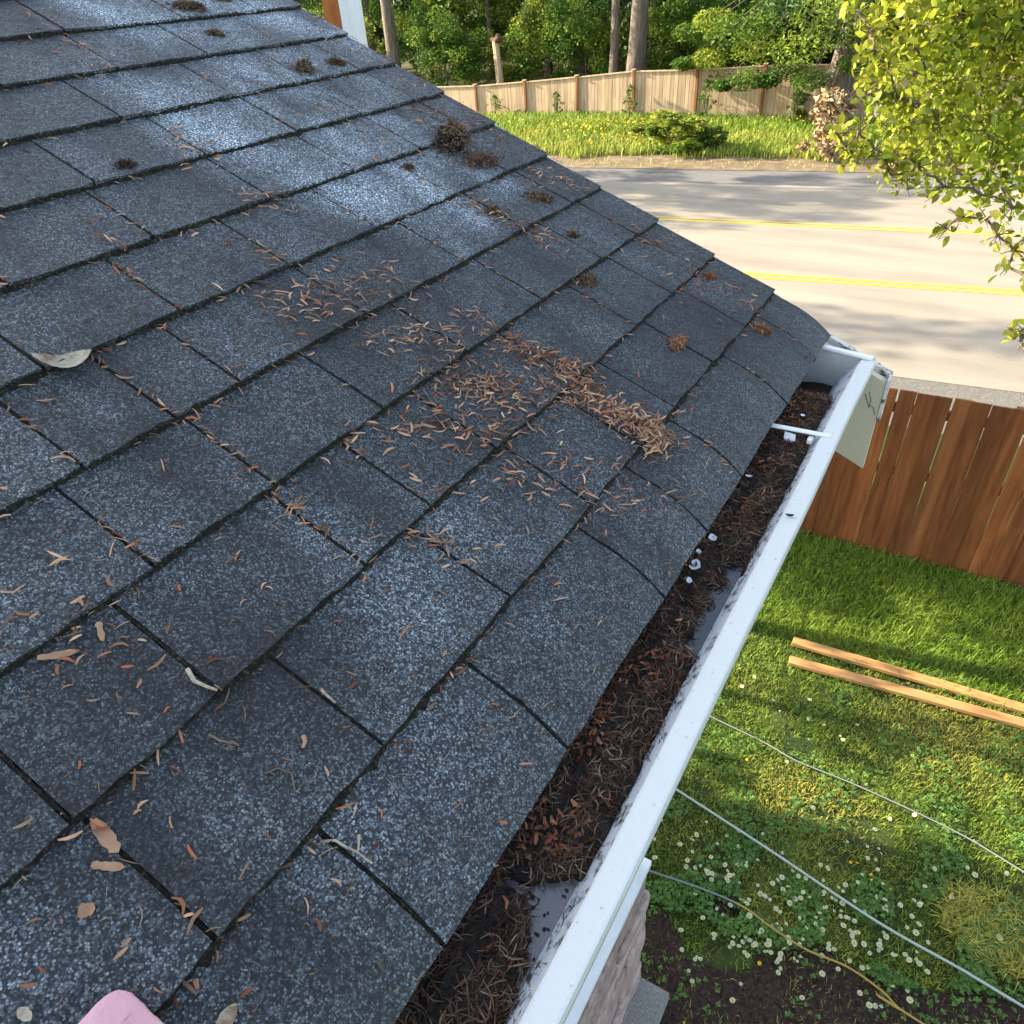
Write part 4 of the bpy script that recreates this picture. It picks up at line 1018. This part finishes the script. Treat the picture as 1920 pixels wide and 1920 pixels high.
adj = ['dense', 'loose', 'rounded', 'ragged', 'broad', 'upright']
def fcol(px, off): 
    # ground point `off` metres behind the fence in column px
    best = None
    for Y in np.arange(25, 110, .25):
        P = col_at(px, Y, -2.5)
        if Y - fence_y(P[0]) >= off: return P
    return col_at(px, 60)
# understory right behind the fence
k = 0
for px in range(600, 1960, 56):
    if min(abs(px - q_) for q_ in (738, 935, 1192)) < 34: continue
    P = fcol(px + random.uniform(-15, 15), random.uniform(1.6, 3.5)); cr = random.choice(['bushA', 'bushB', 'bushA', 'bushC'])
    nm = {'bushA': 'green', 'bushB': 'dark green', 'bushC': 'yellow green'}[cr]
    tree('shrub', P[0], P[1], random.uniform(3.2, 5.2), random.uniform(3.4, 5), cr, 'leafy shrub rising just behind the far tan fence', 'shrub', 'shrubs behind the far fence', .05, limbs=4)
for i, px in enumerate(range(560, 2000, 75)):
    P = fcol(px + random.uniform(-20, 20), random.uniform(6, 14)); cr = random.choice(['tallA', 'tallB', 'tallB', 'bushA', 'tallC'])
    tree('broadleaf_tree', P[0], P[1], random.uniform(9, 14), random.uniform(6, 9), cr, 'leafy tree in the wood behind the far fence', 'tree', FG, .18, base=.8)
for i, px in enumerate(range(540, 2050, 85)):
    P = fcol(px + random.uniform(-20, 20), random.uniform(20, 30)); cr = random.choice(['tallA', 'tallB', 'tallB'])
    tree('broadleaf_tree', P[0], P[1], random.uniform(16, 22), random.uniform(11, 14), cr, 'leafy tree in the wood behind the far fence', 'tree', FG, .3)
for i, px in enumerate(range(500, 2150, 130)):
    P = col_at(px, 88 + random.uniform(-4, 8)); tree('broadleaf_tree', P[0], P[1], 26, 22, random.choice(['tallB', 'tallA']), 'leafy tree in the wood behind the far fence', 'tree', FG, .4)
# named trunks
P = fcol(1192, 1.4); tree('pine_tree', P[0], P[1], 22, 9, 'con', 'tall pine with a thick straight grey trunk rising behind the tan fence', trunk_r=.36, crown_z=9, lean=(.3, 0))
P = fcol(738, 1.4); tree('pine_tree', P[0], P[1], 20, 8, 'con', 'pine with a reddish brown trunk beside the white trim post', trunk_r=.30, bark=M_BARK, crown_z=8, lean=(-.4, 0))
P = fcol(1150, 2.0); tree('pine_tree', P[0], P[1], 20, 7, 'con', 'slim dark trunk just left of the thick grey trunk', trunk_r=.18, crown_z=9)
P = fcol(1066, 7); tree('broadleaf_tree', P[0], P[1], 15, 6, 'tallC', 'slender pale stemmed tree in a yellowish gap of the wood', trunk_r=.12, crown_z=6)
P = fcol(935, 1.0); zt = z_for(P[0], P[1], 75)
t = empty('tree_stump', (P[0], P[1], G), 'broken pale snag with a torn top standing behind the tan fence', 'dead tree'); b = MB()
b.tube([(P[0]+.05, P[1], G), (P[0], P[1], (G+zt)/2), (P[0]-.12, P[1], zt)], [.2, .17, .13], 9, wob=.3); b.build('trunk', M_FARB, t)
b = MB(); b.rbox((P[0]-.05, P[1], zt + .05), (.5, .4, .25), q=2, n=6, jit=.15, nscale=5); b.build('torn_top', M_BARKR, t)
P = np.array([*A, G]) ; P = fcol(1548, -1.2) if False else col_at(1548, 28.6)
fir = tree('fir_tree', P[0], P[1], 17, 9, 'con', 'fir with a leaning grey trunk standing in front of the far fence', trunk_r=.42, crown_z=4.6, lean=(1.6, 0))
# drooping lower branches of the fir
cen = []; rad = []
for (q, r_) in (((1330, 110), 30), ((1370, 60), 40), ((1420, 90), 40), ((1400, 150), 28), ((1340, 40), 34), ((1450, 30), 45), ((1500, 90), 42), ((1520, 150), 28), ((1505, 180), 18), ((1480, 130), 28), ((1560, 60), 40),
                ((1620, 70), 34), ((1600, 120), 24), ((1540, 20), 45), ((1640, 20), 40), ((1355, 160), 16), ((1440, 150), 20), ((1290, 60), 26), ((1280, 120), 18), ((1500, 210), 9), ((1600, 10), 40), ((1650, 120), 30)):
    Yd = 27.5 + random.uniform(-1.5, 1.5); c = col_at(q[0], Yd, 0); c[2] = z_for(c[0], Yd, q[1]); c = col_at(q[0], Yd, c[2]); cen.append(c); rr = r_ * 31 / F; rad.append((rr, rr * 1.2, rr * .55))
V, Fc, r1, kk = leaves(12000, np.array(cen), np.array(rad), .15, .3, .45)
b = MB(); b.add(V, Fc, 0, r1, np.repeat((rng.random(len(cen)) ** 1.5)[kk], 4)); b.build('low_branches', M_LEAFA, fir)
b = MB(); tr = np.array([P[0] + .6, P[1], 0.5])
for c in cen: b.tube([tr + (0, 0, random.uniform(-.3, 2)), (tr + c) / 2 + np.array([0, 0, .5]), c], [.035, .02, .008], 5)
b.build('limb', M_BARK, fir)
# shade trees left of the house and beside the road (out of the picture, they throw the shadows)
sp_c = crown_mesh('crown', 'tall', M_LEAFA, 1500, .05)[0]; CR['sparse'] = sp_c
tree('maple_tree', -8.3, 3.75, 6.4, 3.0, 'bushB', 'small dense maple beside the house gable', trunk_r=.15, crown_z=2.0)
tree('maple_tree', -12.5, 2.9, 7.6, 3.4, 'bushB', 'dense maple further along the side of the house', trunk_r=.15, crown_z=3.6)
tree('birch_tree', -7.0, 1.5, 5.6, 2.6, 'sparse', 'thin young birch close to the house gable', trunk_r=.08, crown_z=1.8)
tree('broadleaf_tree', -25, 13.8, 9, 5.5, 'tallB', 'roadside tree left of the house', trunk_r=.25, crown_z=3)
tree('broadleaf_tree', -19, 16.6, 7, 4.0, 'tallB', 'roadside tree nearest the road', trunk_r=.25, crown_z=3)
tree('fir_tree', -22, 6.9, 10.5, 2.6, 'con', 'slim fir at the back of the side yard', trunk_r=.2, crown_z=7.5)

# verge plants
def plant(name, q, wpx, hpx, cr, lab, cat, Yoff=None, depth=None):
    P = at_z(q, G); dist = np.linalg.norm(P - CAM); wv = wpx * dist / F; hv = hpx * dist / F
    if Yoff is not None:
        P = col_at(q[0], 28, -3); P[1] = fence_y(P[0]) - Yoff; P = col_at(q[0], P[1], -3); wv = wpx * 31 / F; hv = z_for(P[0], P[1], q[1]) - G
    t = empty(name, (P[0], P[1], G), lab, cat)
    b = MB()
    for i in range(5): a = random.random() * 6.28; b.tube([(P[0], P[1], G), (P[0] + math.cos(a) * wv * .12, P[1] + math.sin(a) * wv * .12, G + hv * .5), (P[0] + math.cos(a) * wv * .2, P[1] + math.sin(a) * wv * .2, G + hv * .9)], [.02, .015, .006], 5)
    b.build('stem', M_TWIG, t); c = bpy.data.objects.new('foliage', cr); c.location = (P[0], P[1], G - .02); c.scale = (wv, wv, hv); c.rotation_euler = (0, 0, random.random() * 6); link(c, t); return t
small = crown_mesh('foliage', 'bush', M_LEAFC, 2600, .085)[0]; smallg = crown_mesh('foliage', 'bush', M_LEAFA, 2200, .085)[0]; drym = crown_mesh('foliage', 'bush', M_DRYL, 1500, .11, .45)[0]
sparse = crown_mesh('foliage', 'tall', M_LEAFA, 420, .13, .4)[0]
plant('shrub', (1265, 290), 125, 68, small, 'rounded bright green shrub on the verge before the tan fence', 'shrub')
plant('shrub', (1335, 285), 70, 40, smallg, 'low green shrub right of the rounded one on the verge', 'shrub')
plant('shrub', (1215, 262), 90, 26, small, 'low yellow flowered weeds left of the rounded shrub', 'shrub')
plant('shrub', (1548, 300), 95, 105, drym, 'dry brown leafed shrub at the foot of the leaning trunk', 'shrub')
for (q, wv, lab) in (((925, 178), 30, 'thin vine climbing the far fence, leftmost of the climbing plants'), ((1042, 172), 26, 'thin vine climbing the middle of the second whole fence panel'),
                     ((1183, 160), 30, 'feathery vine just left of the post below the thick grey trunk'), ((1328, 150), 34, 'dense vine climbing the fence under the drooping fir branches'), ((985 - 15, 205), 22, 'low weed at the foot of the left dark fence post'),
                     ((1500, 165), 30, 'dark vine on the fence left of the leaning trunk')):
    plant('climbing_plant', q, wv, 0, sparse, lab, 'climbing plant', Yoff=.35)
# weeds with yellow flowers
wy = MB(); n = 1500; x = rng.uniform(-19, -5, n); y = far_edge(x) + rng.uniform(2.3, 6.5, n)
kx, ky = proj(np.stack([x, y, np.full(n, G + .3)], 1)); kk = (rng.random(n) < np.exp(-((kx - 1150) / 130) ** 2 - ((ky - 240) / 25) ** 2) + .12); x, y = x[kk], y[kk]; n = len(x)
V, Fc, r1, _ = leaves(n, np.stack([x, y, np.full(n, G + .33)], 1), np.tile([.1, .1, .1], (n, 1)), .07, 1, .9); wy.add(V, Fc, 0, r1); tagp(wy.build('wild_flowers', M_YFL), kind='stuff')

# ================================================================== RIGHT-HAND NEAR TREE
nt_ = empty('pear_tree', (3.9, 7.4, G), 'leafy tree with sunlit yellow green leaves reaching in from the right over the road', 'tree')
b = MB(); T0 = np.array([3.9, 7.4, G])
b.tube([T0, T0 + (-.05, 0, 2), T0 + (.05, -.1, 4), T0 + (0, -.2, 6.5), T0 + (-.1, -.2, 9)], [.20, .16, .13, .09, .03], 12, wob=.1); b.build('trunk', M_BARK, nt_, smooth=True)
def P_at(q, dist): return CAM + unit(ray(q)) * dist
BL = []
def add_bl(q, r_, d_, w_=1): BL.append((P_at(q, d_), r_ * d_ / F * .86, w_))
for q, r_, d_, w_ in (((1700, 40), 75, 6.2, 1.2), ((1800, 30), 80, 6.6, 1.2), ((1890, 60), 80, 6.8, 1), ((1660, 120), 55, 6.0, 1), ((1740, 140), 80, 6.4, 1.3), ((1840, 150), 80, 6.8, 1.2), ((1920, 170), 80, 7.0, 1),
                      ((1680, 180), 45, 6.0, .9), ((1760, 230), 75, 6.3, 1.2), ((1850, 250), 80, 6.7, 1.2), ((1930, 280), 70, 7.0, 1), ((1720, 200), 45, 5.9, .8), ((1650, 235), 28, 5.8, .45), ((1610, 245), 28, 5.7, .5),
                      ((1585, 275), 24, 5.6, .45), ((1640, 280), 26, 5.7, .5), ((1700, 290), 48, 5.9, .9), ((1780, 310), 55, 6.2, 1), ((1860, 320), 55, 6.5, .9), ((1700, 335), 34, 5.8, .55), ((1770, 350), 38, 5.9, .6), ((1840, 365), 34, 6.1, .5),
                      ((1900, 390), 40, 6.3, .5), ((1800, 405), 26, 5.6, .4), ((1775, 430), 16, 5.5, .3), ((1850, 410), 26, 5.7, .3), ((1870, 440), 26, 5.7, .4), ((1900, 470), 34, 5.8, .5), ((1890, 500), 20, 5.8, .3), ((1925, 440), 30, 5.9, .4), ((1630, 60), 35, 6, .6), ((1610, 20), 30, 6.1, .5),
                      ((1912, 618), 24, 5.2, .5), ((1915, 650), 14, 5.2, .25), ((1640, 95), 22, 5.9, .4), ((1570, 250), 26, 5.6, .6), ((1600, 285), 30, 5.7, .8), ((1660, 300), 30, 5.8, .8), ((1640, 180), 26, 5.9, .5), ((1720, 310), 30, 5.9, .8), ((1610, 180), 16, 5.8, .4), ((1665, 320), 22, 5.8, .3), ((1990, 100), 90, 7, 1), ((2000, 300), 90, 7, 1), ((1990, 480), 70, 6.2, .7), ((1980, 620), 50, 5.6, .4), ((1780, -40), 90, 6.6, 1), ((1920, -50), 90, 6.9, 1), ((1660, -40), 60, 6.3, .8)):
    add_bl(q, r_, d_, w_)
cen = np.array([a[0] for a in BL]); rad = np.array([a[1] for a in BL]); wts = np.array([a[2] * a[1] ** 1.75 for a in BL]); wts /= wts.sum()
n = 6300; kk = rng.choice(len(BL), n, p=wts); c = cen[kk] + rand_dirs(n) * (rng.random(n)[:, None] ** .4) * rad[kk][:, None]
a = rand_dirs(n); a[:, 2] -= .5; a = unit(a); nn = rand_dirs(n) + np.array([0, 0, .8]); s = unit(np.cross(nn, a)); u_ = unit(np.cross(a, s))
L_ = (.068 * rng.uniform(.4, 1.3, n))[:, None]; wd_ = L_ * .30
V = np.stack([c, c + a * L_ * .25 + s * wd_ * .9 + u_ * L_ * .05, c + a * L_ * .6 + s * wd_ * .9 + u_ * L_ * .05, c + a * L_ - u_ * L_ * .06, c + a * L_ * .6 - s * wd_ * .9 + u_ * L_ * .05, c + a * L_ * .25 - s * wd_ * .9 + u_ * L_ * .05, c + a * L_ * .5 - u_ * L_ * .02], 1).reshape(-1, 3)
i = np.arange(n)[:, None] * 7; F4 = np.concatenate([i + np.array([[0, 1, 2, 6]]), i + np.array([[6, 2, 3, 4]]), i + np.array([[0, 6, 4, 5]])])
b = MB(); b.add(V, F4, 0, np.repeat(rng.random(n), 7), np.repeat(rng.random(len(BL))[kk] * .7, 7)); b.build('crown', M_LEAFN, nt_, smooth=True)
b = MB()
hubp = T0 + np.array([0, -.1, 4.9]); nodes = [(hubp, None)]
todo = sorted(range(len(BL)), key=lambda i_: np.linalg.norm(BL[i_][0] - hubp))
for i_ in todo:
    p, r_, _ = BL[i_]
    dn = [np.linalg.norm(p - q) * (1 if k_ else 1.6) for k_, (q, _p) in enumerate(nodes)]; h = nodes[int(np.argmin(dn))][0]
    dd = np.linalg.norm(p - h); far = np.linalg.norm(p - hubp)
    m1 = h * .66 + p * .34 + rng.normal(0, .05 * dd, 3) + np.array([0, 0, .05 * dd]); m2 = h * .33 + p * .67 + rng.normal(0, .05 * dd, 3)
    r0 = .006 + .020 * max(0, 1 - far / 4.5); b.tube([h, m1, m2, p], [r0 * 1.5, r0 * 1.35, r0 * 1.2, r0], 6); nodes.append((p, h))
    for _ in range(8):
        e = p + rand_dirs(1)[0] * r_ * .95; b.tube([m2 * .15 + p * .85, (p + e) / 2 + rng.normal(0, .02, 3), e], [.004, .0028, .0012], 4)
b.build('branches', M_TWIG, nt_)

# ================================================================== BUILDING behind the wood
P = col_at(1400, 52, G); zz = z_for(P[0], P[1], 45)
bl = empty('neighbour_house', (P[0], P[1] + 3, G), 'grey neighbouring house glimpsed between trees at the top', 'house')
b = MB(); b.box((P[0] - 3, P[1], zz), (P[0] + 6, P[1] + 6, zz + 3.0)); b.build('wall', M_GREYW, bl)
b = MB(); b.box((P[0] - 3.2, P[1] - .1, G), (P[0] + 6.2, P[1] + 6, zz)); b.build('foundation', M_CONC, bl)
b = MB(); prism_y(b, [(P[0]-3.5, zz+3.0), (P[0]+1.5, zz+4.8), (P[0]+6.5, zz+3.0)], P[1]-.4, P[1]+6.4); b.build('roof', M_ROOFG, bl)
for dx in (-1.5, 1.5, 4):
    b = MB(); b.box((P[0]+dx, P[1]-.03, zz+.9), (P[0]+dx+1.0, P[1]-.005, zz+2.1)); wo = b.build('window', M_WHITE, bl)
    b = MB(); b.box((P[0]+dx+.08, P[1]-.045, zz+.98), (P[0]+dx+.92, P[1]-.032, zz+2.02)); b.build('pane', M_GLASS, wo)
Q = col_at(1300, 44, G); z1 = z_for(Q[0], Q[1], 30)
ra = empty('deck_railing', (Q[0], Q[1], z1 - .9), 'white railing glimpsed in the wood left of the grey house', 'railing')
for i in range(4):
    b = MB(); b.box((Q[0] - 1.2 + i * .9, Q[1], G), (Q[0] - 1.1 + i * .9, Q[1] + .1, z1 + .9)); b.build('post', M_WHITE, ra)
for dz_ in (.25, .55, .85):
    b = MB(); b.box((Q[0] - 1.3, Q[1] + .101, z1 + dz_), (Q[0] + 1.8, Q[1] + .14, z1 + dz_ + .06)); b.build('rail', M_WHITE, ra)
